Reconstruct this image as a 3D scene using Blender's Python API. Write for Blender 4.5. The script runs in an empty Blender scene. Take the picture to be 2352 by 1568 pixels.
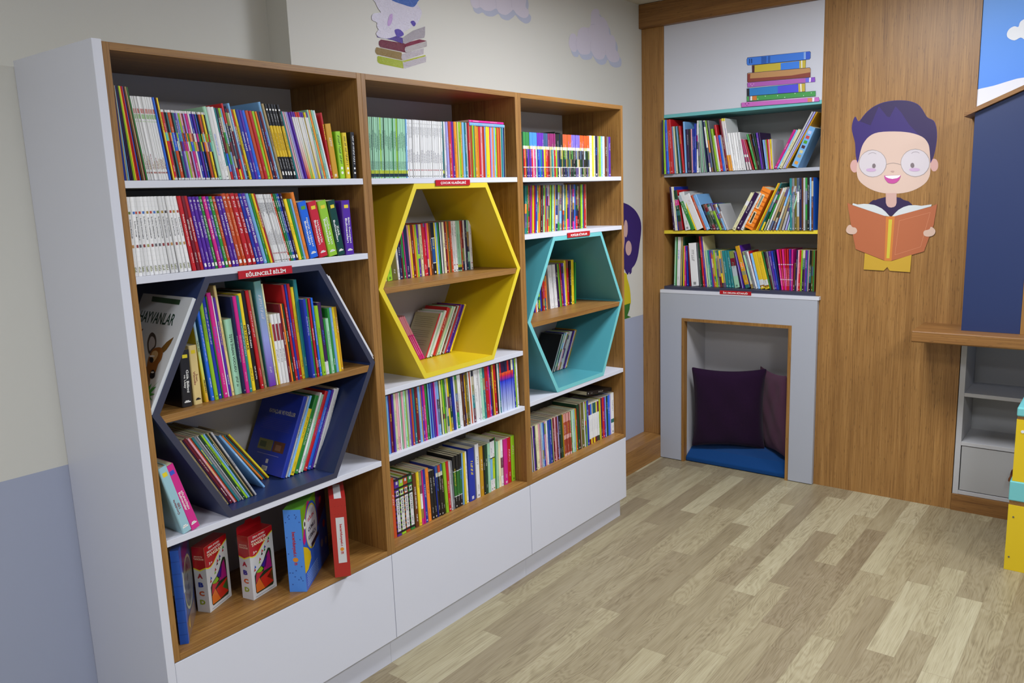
import bpy, math, random
from mathutils import Vector, Matrix
random.seed(7)
R = math.radians
C = bpy.context.scene.collection
SC = bpy.context.scene
# ------------------------------------------------------------------ camera, world, lights, exposure
cam = bpy.data.objects.new('camera', bpy.data.cameras.new('camera')); C.objects.link(cam)
cam.data.sensor_width = 36.0; cam.data.lens = 28.7061; cam.data.clip_start = .05
cam.matrix_world = Matrix([[0.6100316, 0.1612798, -0.7757901, -1.001141], [-0.7916281, 0.0814882, -0.6055449, -1.961507], [-0.0344444, 0.9835388, 0.177384, 1.616825], [0.0, 0.0, 0.0, 1.0]])
SC.camera = cam
w = bpy.data.worlds.new('world'); SC.world = w; w.use_nodes = True
w.node_tree.nodes['Background'].inputs[0].default_value = (.75, .8, .9, 1)
w.node_tree.nodes['Background'].inputs[1].default_value = .15
SC.view_settings.view_transform = 'Standard'; SC.view_settings.look = 'None'
SC.view_settings.gamma = 1.0; SC.view_settings.use_curve_mapping = False
SC.view_settings.exposure = 0.07
LAMPS = [(1.95, -.95, 46), (2.1, -2.85, 25), (-.1, -2.85, 50), (-1.65, -1.1, 27)]   # ceiling panels: x, y, watts
LZ = 2.645
def area(x, y, z, watts, sx, sy, col=(.92, .955, 1)):
    l = bpy.data.lights.new('ceiling_panel_light', 'AREA'); l.shape = 'RECTANGLE'; l.size = sx; l.size_y = sy
    l.energy = watts; l.color = col
    o = bpy.data.objects.new('ceiling_panel_light', l); C.objects.link(o); o.location = (x, y, z); return o
for x, y, e in LAMPS: area(x, y, LZ - .032, e, .56, .56)
# ---- measured rows of books and flat prints (metres / millimetres in the room)
ROWS=[
('A1','x',1.6815,'185,25,221,0,R-0,4,150;212,25,221,0,b-0,4,150;238,25,221,-4,b-0,4,150;265,25,221,-15,h-0,4,150;292,25,221,-19,t-0,4,150;325,25,221,-23,s-0,4,150;367,25,221,-27,V-0,4,150;408,25,221,-31,V-0,4,150;449,25,221,-35,l-0,4,150;491,25,221,-39,y-0,4,150;532,25,221,-43,r-0,4,150;573,25,221,-46,r-0,4,150;615,25,221,-50,B-0,4,150;656,25,221,-54,N-0,4,150;697,25,221,-58,h-0,4,150;739,24,221,-62,R-0,4,150;780,24,221,-66,G-0,4,150;821,37,201,-66,wa1,4,150;861,37,201,-66,wa1,4,150;901,37,201,-66,wa1,4,150;941,37,201,-66,wa1,4,150;981,37,201,-66,wa1,4,150;1021,37,201,-66,wa1,4,150;1060,37,201,-66,wa1,4,150;1100,37,201,-66,wa1,4,150;1140,37,201,-66,wa1,4,150;1180,37,201,-66,wa1,4,150;1220,37,201,-66,wa1,4,150;1260,37,201,-66,wa1,4,150;1300,37,201,-66,wa1,4,150;1339,37,201,-66,wa1,4,150;1379,36,201,-66,B-1,4,150;1417,36,201,-66,n-1,4,150;1455,24,201,-66,N-0,4,150;1482,43,201,-66,y-1,4,150;1527,66,173,-67,rb1,4,150;1596,29,173,-67,gb0,4,150;1627,29,173,-68,kb0,4,150;1659,48,173,-68,tb1,4,150;1709,85,173,-70,Ob1,4,150;1796,29,173,-70,kb0,4,150;1828,60,173,-71,tb1,4,150;1892,48,173,-72,vb1,4,150;1944,48,173,-73,Lb1,4,150;1996,48,173,-73,lb1,4,150;2049,60,173,-74,Pb1,4,150;2114,35,173,-75,Rb0,4,150;2153,41,173,-75,Lb0,4,150;2199,66,173,-76,pb1,4,150;2271,41,173,-77,wb0,4,150;2316,79,173,-78,bb1,4,150;2401,48,173,-79,vb1,4,150;2454,29,173,-79,kb0,4,150;2486,60,173,-80,Bb1,4,150;2551,23,173,-81,kb0,4,150;2578,60,173,-81,Ob1,4,150;2643,41,173,-82,Nb0,4,150;2689,54,173,-83,yb1,4,150;2747,29,173,-83,kb0,4,150;2780,102,188,-84,m-1,4,150;2887,102,188,-84,w-1,4,150;2993,102,188,-85,w-1,4,150;3100,62,187,-87,tu1,4,150;3171,62,187,-89,Ru1,4,150;3243,62,187,-91,Gu1,4,150;3314,62,187,-94,su1,4,150;3386,62,200,-96,ru1,4,150;3457,61,187,-98,Vu1,4,150;3529,61,187,-100,Ru1,4,150;3600,61,202,-102,su1,4,150;3672,61,187,-104,Ou1,4,150;3743,61,187,-107,yu1,4,150;3815,108,186,-108,b-1,4,150,OSMAN GAZİ;3930,82,186,-109,v-1,4,150,ERTUĞRUL GAZİ;4018,99,186,-110,B-1,4,150;4125,116,186,-111,O-1,4,150;4249,99,186,-112,r-1,4,150;4355,91,186,-113,l-1,4,150;4452,49,186,-113,o-0,4,150;4505,82,186,-114,n-1,4,150;4594,65,186,-115,R-1,4,150;4665,85,213,-119,s-1,4,150;4768,65,209,-122,h-1,4,150;4847,92,209,-120,kc1,4,150;4943,92,209,-119,kc1,4,150;5038,92,209,-117,kc1,4,150;5134,92,209,-116,kc1,4,150;5229,92,209,-115,kc1,4,150;5325,54,191,-118,t-0,4,150;5394,54,191,-122,P-0,4,150;5463,43,191,-124,e-0,4,150;5518,54,191,-128,L-0,4,150;5587,54,191,-131,v-0,4,150;5655,54,191,-135,v-0,4,150;5724,67,193,-133,rd1,4,150;5796,68,193,-131,od1,4,150;5867,68,193,-129,ld1,4,150;5938,68,193,-127,yd1,4,150;6010,68,193,-125,sd1,4,150;6081,68,193,-123,ed1,4,150;6152,68,193,-121,yd1,4,150;6224,68,193,-119,vd1,4,150;6295,64,201,-120,m-1,4,150;6366,64,201,-121,o-1,4,150;6438,64,201,-122,m-1,4,150;6509,31,201,-123,a-0,4,150;6545,51,201,-123,w-0,4,150;6602,65,193,-75,r-1,4,150;6678,220,161,-63,YT1,4,150;6967,197,140,-34,lx1,4,150;7203,174,137,-28,yx1,4,150;7503,148,140,1,kx1,4,150'),
('B1','x',1.448,'185,105,194,0,wi1,4,160,İLGİNÇ BİTKİLER;292,104,194,0,wi1,4,160,İLGİNÇ ATOM;398,104,194,-14,wi1,4,160,İLGİNÇ VÜCUDUMUZ;505,104,194,-19,wi1,4,160,İLGİNÇ DÜNYAMIZ;611,104,194,-24,wi1,4,160,İLGİNÇ DİNOZORLAR;718,104,194,-29,wi1,4,160,İLGİNÇ DEPREMLER;824,104,194,-33,wi1,4,160,İLGİNÇ GEZEGENLER;930,104,194,-38,wi1,4,160,İLGİNÇ BÖCEKLER;1037,104,194,-43,wi1,4,160,İLGİNÇ HAYVANLAR;1153,104,194,-48,wi1,4,160,İLGİNÇ BİLGİSAYAR;1275,104,194,-52,wi1,4,160,İLGİNÇ UÇAKLAR;1398,104,194,-57,wi1,4,160,İLGİNÇ BALIKLAR;1520,104,194,-62,wi1,4,160,İLGİNÇ KUŞLAR;1642,104,194,-67,wi1,4,160,İLGİNÇ BULUŞLAR;1765,96,194,-71,r-1,4,160,İNSAN VÜCUDU Dersleri;1880,96,194,-76,R-1,4,160,EĞİTSEL Dersleri;1995,96,194,-81,r-1,4,160,DİNOZOR Dersleri;2110,95,192,-83,vn1,4,160;2215,95,192,-85,vn1,4,160,ÇILDIRTAN;2320,95,192,-87,vn1,4,160;2425,95,192,-89,Gn1,4,160;2530,95,192,-91,pn1,4,160,GÖREN DE GEL;2635,95,192,-93,vn1,4,160;2740,95,192,-96,Gn1,4,160;2845,95,192,-98,On1,4,160;2950,95,192,-100,vn1,4,160;3054,95,192,-102,vn1,4,160,KARA MARANGOZ;3171,130,199,-105,On1,4,160;3319,106,199,-109,On1,4,160;3439,141,199,-113,rn1,4,160;3600,117,199,-116,rn1,4,160;3734,93,199,-119,bn1,4,160,BÖCEKLER;3841,129,199,-123,vn1,4,160,ISAAC NEWTON ve Elması;3988,105,199,-126,s-1,4,160;4108,69,199,-128,G-1,4,160;4189,57,199,-130,y-1,4,160;4256,57,199,-132,r-1,4,160;4323,39,197,-132,wf0,4,160;4365,39,197,-132,wf0,4,160;4408,39,197,-132,wf0,4,160;4450,39,197,-133,wf0,4,160;4493,39,197,-133,wf0,4,160;4535,39,197,-133,wf0,4,160;4578,39,197,-133,wf0,4,160;4620,39,197,-134,wf0,4,160;4663,39,197,-134,wf0,4,160;4705,39,197,-134,wf0,4,160;4748,39,197,-134,wf0,4,160;4790,39,197,-135,wf0,4,160;4833,63,197,-133,On1,4,160;4899,47,197,-132,Gn0,4,160;4950,55,197,-130,tn1,4,160;5008,71,197,-128,bn1,4,160;5083,79,197,-126,Vn1,4,160;5166,113,180,-121,y-1,4,160;5284,74,180,-118,G-1,4,160;5362,65,180,-115,s-1,4,160;5430,123,198,-110,o-1,4,160;5606,305,169,-109,BP1,4,130,MANTIK VE DİKKAT|Bulmacaları;5940,317,168,-105,rP1,4,130,MATEMATİK|Bulmacaları;6303,333,169,-105,lP1,4,130,DOĞA VE SAYI|Bulmacaları;6657,288,169,-96,dP1,4,130,Zekâ|Bulmacaları;6978,325,167,-20,vP1,4,130,Bilim Deneyleri|Bulmacaları'),
('H1u','x',1.0875,'1208,289,153,25,kP1,30,140,Gök Bilimi|ve Uzay;1562,237,162,-5,cP1,30,140,İnsan|Vücudu;1909,78,262,-40,ys1,30,150,Yerin Altı;2086,94,296,-41,B-1,30,150;2186,106,296,-42,l-1,30,150;2299,118,296,-43,b-1,30,150;2425,34,287,-43,G-1,30,150;2463,129,296,-45,p-1,30,150;2601,34,287,-45,w-1,30,150;2639,82,281,-46,v-1,30,150;2727,82,314,-47,c-1,30,150;2832,220,216,-33,mk1,30,150,İŞTE İNSAN VÜCUDU;3055,67,278,-33,n-1,22,150;3124,113,278,-34,p-1,22,150;3240,102,278,-34,t-1,22,150;3367,129,283,-39,yF1,30,150,FIRTINALAR;3520,129,289,-43,k-1,30,150,ANTİK YUNAN;3674,102,289,-47,r-1,30,150;3796,76,289,-50,h-1,30,150;3961,238,311,-41,vW1,30,150;4220,54,302,-45,i-1,30,150;4306,41,185,-44,y-0,30,150;4349,106,210,-43,wM1,30,150;4458,106,210,-41,wM1,30,150;4566,106,210,-40,wM1,30,150;4682,54,237,-44,R-1,30,150;4753,54,237,-47,o-1,30,150;4824,54,237,-51,d-1,30,150;4899,82,292,-47,r-1,30,150;4983,71,292,-43,b-1,30,150;5057,103,292,-38,r-1,30,150;5166,97,281,-37,y-1,30,150;5265,122,302,-34,t-1,30,150;5389,106,243,-35,b-1,12,150;5498,74,243,-35,G-1,12,150;5574,63,243,-35,r-1,12,150;5639,52,243,-35,k-1,12,150;5693,85,243,-35,B-1,12,150;5780,136,217,-35,l-1,10,150;5918,136,226,-36,Vw1,10,150;6057,63,174,-35,G-0,10,150;6122,107,174,-35,m-1,10,150;6231,85,205,-34,G-1,10,150;6318,96,205,-34,s-1,10,150;6416,96,205,-34,y-1,10,150;6514,107,205,-33,Y-1,10,150'),
('H1l','x',0.7745,'2171,93,252,-289,w-1,45,200;2280,27,252,-289,b-0,45,200;2313,71,252,-289,h-1,45,200;2397,27,252,-289,V-0,45,200;2431,93,252,-289,R-1,45,200;2540,57,252,-289,P-1,45,200;2607,42,252,-289,O-0,45,200;2657,57,252,-289,t-1,45,200;2724,79,252,-289,g-1,45,200;2817,35,252,-289,e-0,45,200;2858,71,252,-289,d-1,45,200;2942,57,252,-289,l-1,45,200;3009,57,252,-289,s-1,45,200;3076,49,252,-289,d-1,45,200;3135,42,252,-289,h-0,45,200;3186,42,252,-289,k-0,45,200;3236,57,252,-289,e-1,45,200;3770,64,235,-340,s-1,75,200;4165,62,210,-357,o-0,140,170;4244,50,210,-357,t-0,140,170;4307,43,210,-357,N-0,140,170;4363,62,210,-357,y-0,140,170;4506,150,260,250,bK1,90,210;4674,61,260,250,e-1,90,210;4744,74,260,250,s-1,90,210;4828,163,213,250,y-1,90,210;5010,150,252,250,G-1,90,210;5177,74,260,250,w-1,90,210;5261,87,252,250,m-1,90,210;5359,125,260,250,r-1,90,210;5499,125,260,250,B-1,90,210;5639,74,260,250,v-1,90,210;5723,125,260,250,w-1,90,210;5863,99,260,250,w-1,90,210'),
('C1','x',0.757,'682,256,200,-144,aQ1,3,150,Çocuklarla|100;950,256,200,-163,pP1,3,150,EĞLENDİREN|Bulmacalar'),
('A2','x',1.6815,'8185,60,190,24,me0,4,150;8247,60,190,24,me0,4,150;8309,23,190,24,de0,4,150;8334,60,190,24,me0,4,150;8396,60,190,24,me0,4,150;8458,60,190,24,me0,4,150;8520,60,190,24,me0,4,150;8582,60,190,24,me0,4,150;8644,60,190,24,le0,4,150;8705,60,190,24,me0,4,150;8767,60,190,24,me0,4,150;8829,17,190,24,de0,4,150;8848,60,190,24,me0,4,150;8910,60,190,24,me0,4,150;8972,60,190,24,me0,4,150;9034,60,190,24,me0,4,150;9096,60,190,24,me0,4,150;9158,60,190,24,me0,4,150;9220,29,190,24,Ge0,4,150;9251,60,190,24,me0,4,150;9313,60,190,24,me0,4,150;9375,60,190,24,le0,4,150;9437,60,190,24,me0,4,150;9499,60,190,24,me0,4,150;9561,60,190,24,me0,4,150;9623,60,190,24,me0,4,150;9684,60,190,24,me0,4,150;9746,60,190,24,me0,4,150;9808,60,190,24,se0,4,150;9870,85,190,24,wf0,4,150;9958,85,190,24,wf0,4,150;10045,85,190,23,wf0,4,150;10133,85,190,23,wf0,4,150;10220,85,190,23,wf0,4,150;10308,85,190,22,wf0,4,150;10395,85,190,22,wf0,4,150;10482,85,190,22,wf0,4,150;10570,85,190,21,wf0,4,150;10657,85,190,21,wf0,4,150;10745,85,190,21,wf0,4,150;10832,85,190,20,wf0,4,150;10920,85,190,20,wf0,4,150;11007,85,190,20,wf0,4,150;11095,85,190,20,wf0,4,150;11182,85,190,19,wf0,4,150;11269,85,190,19,wf0,4,150;11357,85,190,19,wf0,4,150;11444,85,190,18,wf0,4,150;11532,85,190,18,wf0,4,150;11630,84,191,9,te0,4,150;11746,84,191,0,w-0,4,150;11846,138,191,-5,L-1,4,150;12004,127,193,-4,O-1,4,150;12133,48,193,-4,p-0,4,150;12183,98,193,-3,v-0,4,150;12282,117,193,-3,o-1,4,150;12402,58,193,-3,y-0,4,150;12461,48,193,-2,i-0,4,150;12511,117,193,-2,l-1,4,150;12631,88,193,-1,Y-0,4,150;12720,117,193,-1,s-1,4,150;12840,98,193,0,t-0,4,150;12939,38,193,0,w-0,4,150;12979,48,193,0,R-0,4,150;13029,88,193,1,r-0,4,150;13118,78,193,1,h-0,4,150;13198,58,193,1,O-0,4,150;13257,78,193,2,l-0,4,150;13337,48,193,2,t-0,4,150;13387,98,193,2,Y-0,4,150;13486,88,193,3,o-0,4,150;13576,58,193,3,Y-0,4,150;13636,117,193,4,r-1,4,150;13755,98,193,4,P-0,4,150;13854,58,193,4,O-0,4,150;13914,48,193,5,r-0,4,150;13964,78,193,5,s-0,4,150;14044,117,193,6,y-0,4,150;14163,98,193,6,y-0,4,150;14262,48,193,6,p-0,4,150;14312,78,193,7,s-0,4,150;14392,48,193,7,P-0,4,150;14442,58,193,7,o-0,4,150;14501,97,193,8,s-0,4,150;14601,88,193,8,l-0,4,150;14690,78,193,8,O-0,4,150;14770,68,193,9,o-0,4,150;14840,68,193,9,O-0,4,150;14909,48,193,9,m-0,4,150;14959,68,193,10,t-0,4,150;15029,28,193,10,s-0,4,150;15059,78,193,10,n-0,4,150;15138,28,193,10,h-0,4,150'),
('H2u','x',1.329,'9905,110,150,-40,c-0,147,130;10026,249,170,-40,l-1,147,130;10277,285,170,-40,u-1,147,130;10565,98,191,-39,w-1,147,130;10665,131,191,-37,n-1,147,130;10798,53,191,-36,Ru0,147,130;10854,109,191,-35,G-1,147,130;10965,42,191,-35,p-0,147,130;11009,187,191,-32,n-1,147,130;11198,65,191,-31,P-0,147,130;11265,109,191,-30,y-1,147,130;11376,109,191,-29,R-1,147,130;11487,65,191,-28,o-0,147,130;11553,109,191,-26,l-1,147,130;11664,109,191,-25,vu1,147,130;11775,142,191,-23,i-1,147,130,KÜTÜPHANELER;11925,93,193,-23,r-0,147,130;12020,116,193,-23,ru1,147,130;12138,69,193,-23,pu0,147,130;12209,116,193,-23,o-1,147,130;12328,81,193,-23,N-0,147,130;12411,188,193,-22,bj1,147,130;12601,69,193,-22,y-0,147,130;12672,105,193,-22,s-0,147,130;12779,69,193,-22,G-0,147,130;12850,45,193,-22,k-0,147,130;12897,69,193,-22,w-0,147,130;12968,69,193,-22,g-0,147,130;13039,105,193,-22,i-0,147,130,ALİS;13154,118,194,-21,R-1,147,130;13274,51,194,-21,o-0,147,130;13327,104,194,-20,u-0,147,130;13434,118,194,-19,O-0,147,130;13554,144,194,-19,wf1,147,130;13700,131,194,-18,wf1,147,130;13833,104,194,-17,me0,147,130;13940,104,194,-17,me0,147,130;14046,91,194,-16,O-0,147,130;14139,104,194,-16,Ru0,147,130;14246,91,194,-15,w-0,147,130;14339,118,194,-14,n-0,147,130;14459,104,194,-14,mu0,147,130;14565,144,194,-13,wf1,147,130'),
('H2l','x',1.0105,'11631,92,199,-285,ph0,180,130;11738,92,199,-285,ph0,180,130;11845,92,199,-285,ph0,180,130;11953,92,199,-285,ph0,180,130;12060,65,183,302,rB0,180,130;12138,88,187,302,w-0,180,130;12242,65,189,302,m-0,180,130;12320,110,191,302,w-0,180,130;12450,178,199,302,r-1,180,130;12658,32,199,302,i-0,180,130;12697,122,203,302,m-0,180,130;12841,54,203,302,w-0,180,130;12906,110,203,302,N-0,180,130;13036,77,203,302,e-0,180,130;13127,65,203,302,r-0,180,130;13205,133,203,302,v-0,180,130;13361,65,203,302,v-0,180,130;13439,110,203,302,y-0,180,130'),
('C2','x',0.762,'8198,109,203,-1,y-1,10,150;8311,38,203,-1,l-0,10,150;8353,78,203,-2,s-0,10,150;8436,58,203,-3,b-0,10,150;8498,119,203,-4,R-1,10,150;8622,78,203,-4,v-0,10,150;8705,38,203,-5,m-0,10,150;8746,98,203,-6,i-1,10,150;8850,88,203,-6,P-1,10,150;8943,48,203,-7,w-0,10,150;8995,38,203,-7,G-0,10,150;9036,58,203,-8,m-0,10,150;9098,78,203,-8,P-0,10,150;9181,88,203,-9,m-0,10,150;9274,58,203,-10,l-0,10,150;9337,98,203,-10,e-1,10,150;9440,78,203,-11,v-0,10,150;9523,98,203,-12,O-1,10,150;9626,38,203,-12,b-0,10,150;9668,98,203,-13,t-1,10,150;9771,129,203,-14,R-1,10,150;9906,119,203,-15,s-1,10,150;10030,38,203,-16,Y-0,10,150;10072,98,203,-17,v-1,10,150;10175,108,203,-18,p-1,10,150;10289,98,203,-19,G-0,10,150;10393,38,203,-19,d-0,10,150;10434,78,203,-20,s-0,10,150;10517,58,203,-20,b-0,10,150;10579,58,203,-21,s-0,10,150;10641,68,203,-21,v-0,10,150;10714,48,203,-22,V-0,10,150;10765,48,203,-22,p-0,10,150;10817,68,203,-23,L-0,10,150;10890,118,203,-24,su1,10,150;11014,38,203,-24,k-0,10,150;11055,58,203,-25,i-0,10,150;11117,58,203,-25,du0,10,150;11179,78,203,-26,lu0,10,150;11262,58,203,-26,Gu0,10,150;11324,58,203,-27,iu0,10,150;11387,78,203,-28,eu0,10,150;11469,78,203,-28,yu0,10,150;11552,128,203,-29,du1,10,150;11687,58,203,-30,b-0,10,150;11747,72,203,-30,b-0,10,150;11822,97,203,-30,w-0,10,150;11921,135,203,-29,Gu1,10,150;12058,97,203,-29,w-0,10,150;12157,85,203,-29,w-0,10,150;12244,85,203,-29,N-0,10,150;12331,85,203,-28,V-0,10,150;12418,97,203,-28,Yu0,10,150;12518,122,203,-28,u-1,10,150;12642,72,203,-28,w-0,10,150;12717,60,203,-27,O-0,10,150;12779,60,203,-27,w-0,10,150;12841,135,203,-27,tu1,10,150;12978,135,203,-27,w-1,10,150;13114,122,203,-26,w-0,10,150;13239,97,203,-26,w-0,10,150;13338,159,203,-26,m-1,10,150;13500,122,203,-25,tu0,10,150;13624,184,203,-25,r-1,10,150;13810,85,203,-25,p-0,10,150;13897,97,203,-24,b-0,10,150;13997,85,203,-24,N-0,10,150;14084,60,203,-24,y-0,10,150;14146,172,203,-24,r-1,10,150;14320,60,203,-23,k-0,10,150;14382,73,203,-23,w-0,10,150;14457,85,203,-23,t-0,10,150;14544,122,203,-23,bg0,10,150;14668,122,203,-22,bg0,10,150;14792,122,203,-22,bg0,10,150;14917,122,203,-22,bg0,10,150;15041,122,203,-21,bg0,10,150;15165,122,203,-21,bg0,10,150;15289,122,203,-21,bg0,10,150;15414,85,203,-21,b-0,10,150;15501,85,203,-20,l-0,10,150;15588,122,203,-20,w-0,10,150'),
('D2','x',0.4355,'8552,121,224,-3,k-1,55,140;8686,174,221,-3,O-1,55,140;8862,225,212,-4,vS1,55,140,ŞAFTRİK;9096,225,212,-6,lS1,55,140,ŞAFTRİK;9329,225,212,-8,OS1,55,140,ŞAFTRİK;9562,225,212,-9,GS1,55,140,ŞAFTRİK;9823,166,204,-13,N-1,55,140,VAHŞİ NEHİRLER;10016,135,205,-13,y-1,55,140;10156,101,205,-14,wu0,55,140;10261,67,205,-14,p-0,55,140;10331,153,205,-15,b-1,55,140;10488,170,205,-16,o-1,55,140;10677,145,189,-19,k-1,55,140;10836,145,189,-23,k-1,55,140;11000,37,200,-24,b-0,55,140;11041,127,200,-26,kz1,55,140;11178,127,200,-28,kz1,55,140;11314,127,200,-30,kz1,55,140;11466,156,200,-25,l-1,55,140;11623,140,200,-20,r-1,55,140;11772,108,195,-20,e-0,55,140;11882,94,195,-20,g-0,55,140;11987,144,208,-11,kj1,55,140;12134,144,208,-1,kj1,55,140;12280,144,208,8,kj1,55,140;12443,79,208,4,s-0,55,140;12538,113,208,-2,y-0,55,140;12673,113,208,-7,w-0,55,140;12825,353,214,1,b-1,55,140;13266,222,221,-3,wT1,55,140;13507,198,205,0,Y-1,55,140;13707,98,205,1,k-0,55,140;13807,165,205,3,d-1,55,140;13974,165,205,6,m-1,55,140;14147,151,218,8,wC1,55,140;14301,151,218,10,yC1,55,140;14454,44,218,11,G-0,55,140;14537,147,197,8,m-0,55,140;14696,147,197,5,iT0,55,140;14855,147,197,1,wu0,55,140;15033,244,194,3,p-1,55,140;15280,222,194,4,r-1,55,140;15542,237,195,1,lT1,55,140'),
('A3','x',1.68,'16352,106,175,2,rG0,6,140;16460,106,175,2,oG0,6,140;16568,106,175,2,nG0,6,140;16676,106,175,2,vG0,6,140;16784,106,175,2,vG0,6,140;16892,106,175,2,rG0,6,140;17000,106,175,2,PG0,6,140;17108,106,175,2,pG0,6,140;17217,106,175,2,mG0,6,140;17325,106,175,2,bG0,6,140;17433,106,175,2,BG0,6,140;17541,106,175,2,tG0,6,140;17649,106,175,2,vG0,6,140;17757,106,175,2,yG0,6,140;17865,106,175,2,OG0,6,140;17973,106,175,2,rG0,6,140;18081,106,175,2,RG0,6,140;18190,106,175,2,hG0,6,140;18298,106,175,2,tG0,6,140;18406,106,175,2,mG0,6,140;18514,106,175,2,rG0,6,140;18622,106,175,2,lG0,6,140;18730,106,175,2,bG0,6,140;18838,106,175,2,vG0,6,140;18946,106,175,2,pG0,6,140;19055,106,175,2,kG0,6,140;19163,106,175,2,nG0,6,140;19271,106,175,2,kG0,6,140;19379,106,175,2,NG0,6,140;19487,106,175,2,mG0,6,140;19595,106,175,2,dG0,6,140;19703,106,175,2,kG0,6,140;19811,106,175,2,uG0,6,140;19919,106,175,2,NG0,6,140;20028,106,175,2,kG0,6,140;20136,106,175,2,tG0,6,140;20244,106,175,2,kG0,6,140;20352,106,175,2,yG0,6,140;20460,106,175,2,kG0,6,140;20568,106,175,2,vG0,6,140;20676,106,175,2,rG0,6,140;20784,106,175,2,hG0,6,140;20893,106,175,2,OG0,6,140;21001,106,175,2,kG0,6,140;21109,106,175,2,yG0,6,140;21227,216,177,2,w-1,6,140;21445,107,177,2,y-0,6,140;21555,125,177,2,i-0,6,140;21682,253,177,2,n-1,6,140;21937,107,177,2,h-0,6,140;22046,125,177,2,l-0,6,140;22174,162,177,2,s-0,6,140;22338,162,177,2,w-0,6,140;22501,180,177,3,N-0,6,140;22683,180,177,3,g-0,6,140;22866,180,177,3,v-0,6,140'),
('B3','x',1.454,'17027,129,195,30,tu0,60,160;17158,107,195,30,G-0,60,160;17268,85,195,30,ru0,60,160;17355,31,195,30,k-0,60,160;17388,63,195,30,vu0,60,160;17453,74,195,30,p-0,60,160;17530,53,195,30,N-0,60,160;17584,107,195,30,y-0,60,160;17693,74,195,30,ru0,60,160;17770,96,195,30,bu0,60,160;17868,74,195,30,eu0,60,160;17944,53,195,30,l-0,60,160;17999,53,195,30,Ou0,60,160;18054,96,195,30,o-0,60,160;18152,85,195,30,k-0,60,160;18239,63,195,30,R-0,60,160;18305,63,195,30,mu0,60,160;18370,85,195,30,l-0,60,160;18457,63,195,30,ru0,60,160;18523,74,195,30,bu0,60,160;18599,96,195,30,hu0,60,160;18698,63,195,30,Pu0,60,160;18763,42,195,30,V-0,60,160;18807,107,195,30,l-0,60,160;18916,42,195,30,d-0,60,160;18960,140,195,30,m-0,60,160;19101,53,195,30,y-0,60,160;19156,42,195,30,r-0,60,160;19200,42,195,30,L-0,60,160;19248,145,195,29,nu0,60,160;19400,145,195,27,gu0,60,160;19551,145,195,26,su0,60,160;19703,71,195,25,n-0,60,160;19778,130,195,24,Ou0,60,160;19915,130,195,23,tu0,60,160;20051,71,195,22,y-0,60,160;20127,130,195,21,Vu0,60,160;20263,116,195,20,v-0,60,160;20385,71,195,19,h-0,60,160;20460,130,195,18,nu0,60,160;20597,116,195,17,pu0,60,160;20718,130,195,16,B-0,60,160;20854,145,195,14,du0,60,160;21006,86,195,14,ku0,60,160;21097,86,195,13,N-0,60,160;21188,72,195,12,d-0,60,160;21263,130,195,11,l-0,60,160;21400,72,195,10,s-0,60,160;21476,57,195,10,n-0,60,160;21536,145,195,8,r-0,60,160;21688,72,195,8,h-0,60,160'),
('H3u','x',1.0965,'18907,84,155,-20,v-0,160,130;18994,72,155,-20,o-0,160,130;19068,109,155,-20,w-0,160,130;19179,97,155,-20,du0,160,130;19278,109,155,-20,lu0,160,130;19389,109,155,-20,b-0,160,130;19500,97,155,-20,R-0,160,130;19599,121,155,-20,ru0,160,130;19723,121,155,-20,Ou0,160,130;19846,60,155,-20,o-0,160,130;20179,108,200,-50,wT0,160,130;20290,108,200,-50,wT0,160,130;20400,108,200,-50,wT0,160,130;20511,108,200,-50,wT0,160,130;20621,108,200,-50,wT0,160,130;20740,187,200,-56,V-0,160,130;20951,79,200,-59,l-0,160,130;21041,52,200,-61,G-0,160,130;21108,121,200,-53,r-0,160,130;21231,134,200,-44,vu0,160,130;21367,47,200,-41,w-0,160,130;21423,140,210,-26,y-0,160,130;21565,154,210,-11,ru0,160,130;21752,136,204,-4,k-0,160,130;21905,215,208,0,yu1,160,130;22178,73,194,15,G-0,160,130'),
('H3l','x',0.7865,'20525,50,192,291,k-0,195,120;20584,40,192,291,w-0,195,120;20632,40,192,291,d-0,195,120;20679,60,192,291,d-0,195,120;20751,71,192,291,mu0,195,120;20834,60,192,291,wu0,195,120;20905,71,192,291,su0,195,120;20988,102,192,291,wu0,195,120;21107,81,192,291,Pu0,195,120;21203,102,192,291,eu0,195,120;21322,71,192,291,wu0,195,120;21405,71,192,291,e-0,195,120;21488,102,192,291,V-0,195,120;21607,40,192,291,v-0,195,120;21655,60,192,291,V-0,195,120;21726,29,192,291,w-0,195,120;21762,143,192,291,Y-0,195,120;21928,29,192,291,i-0,195,120'),
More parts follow.
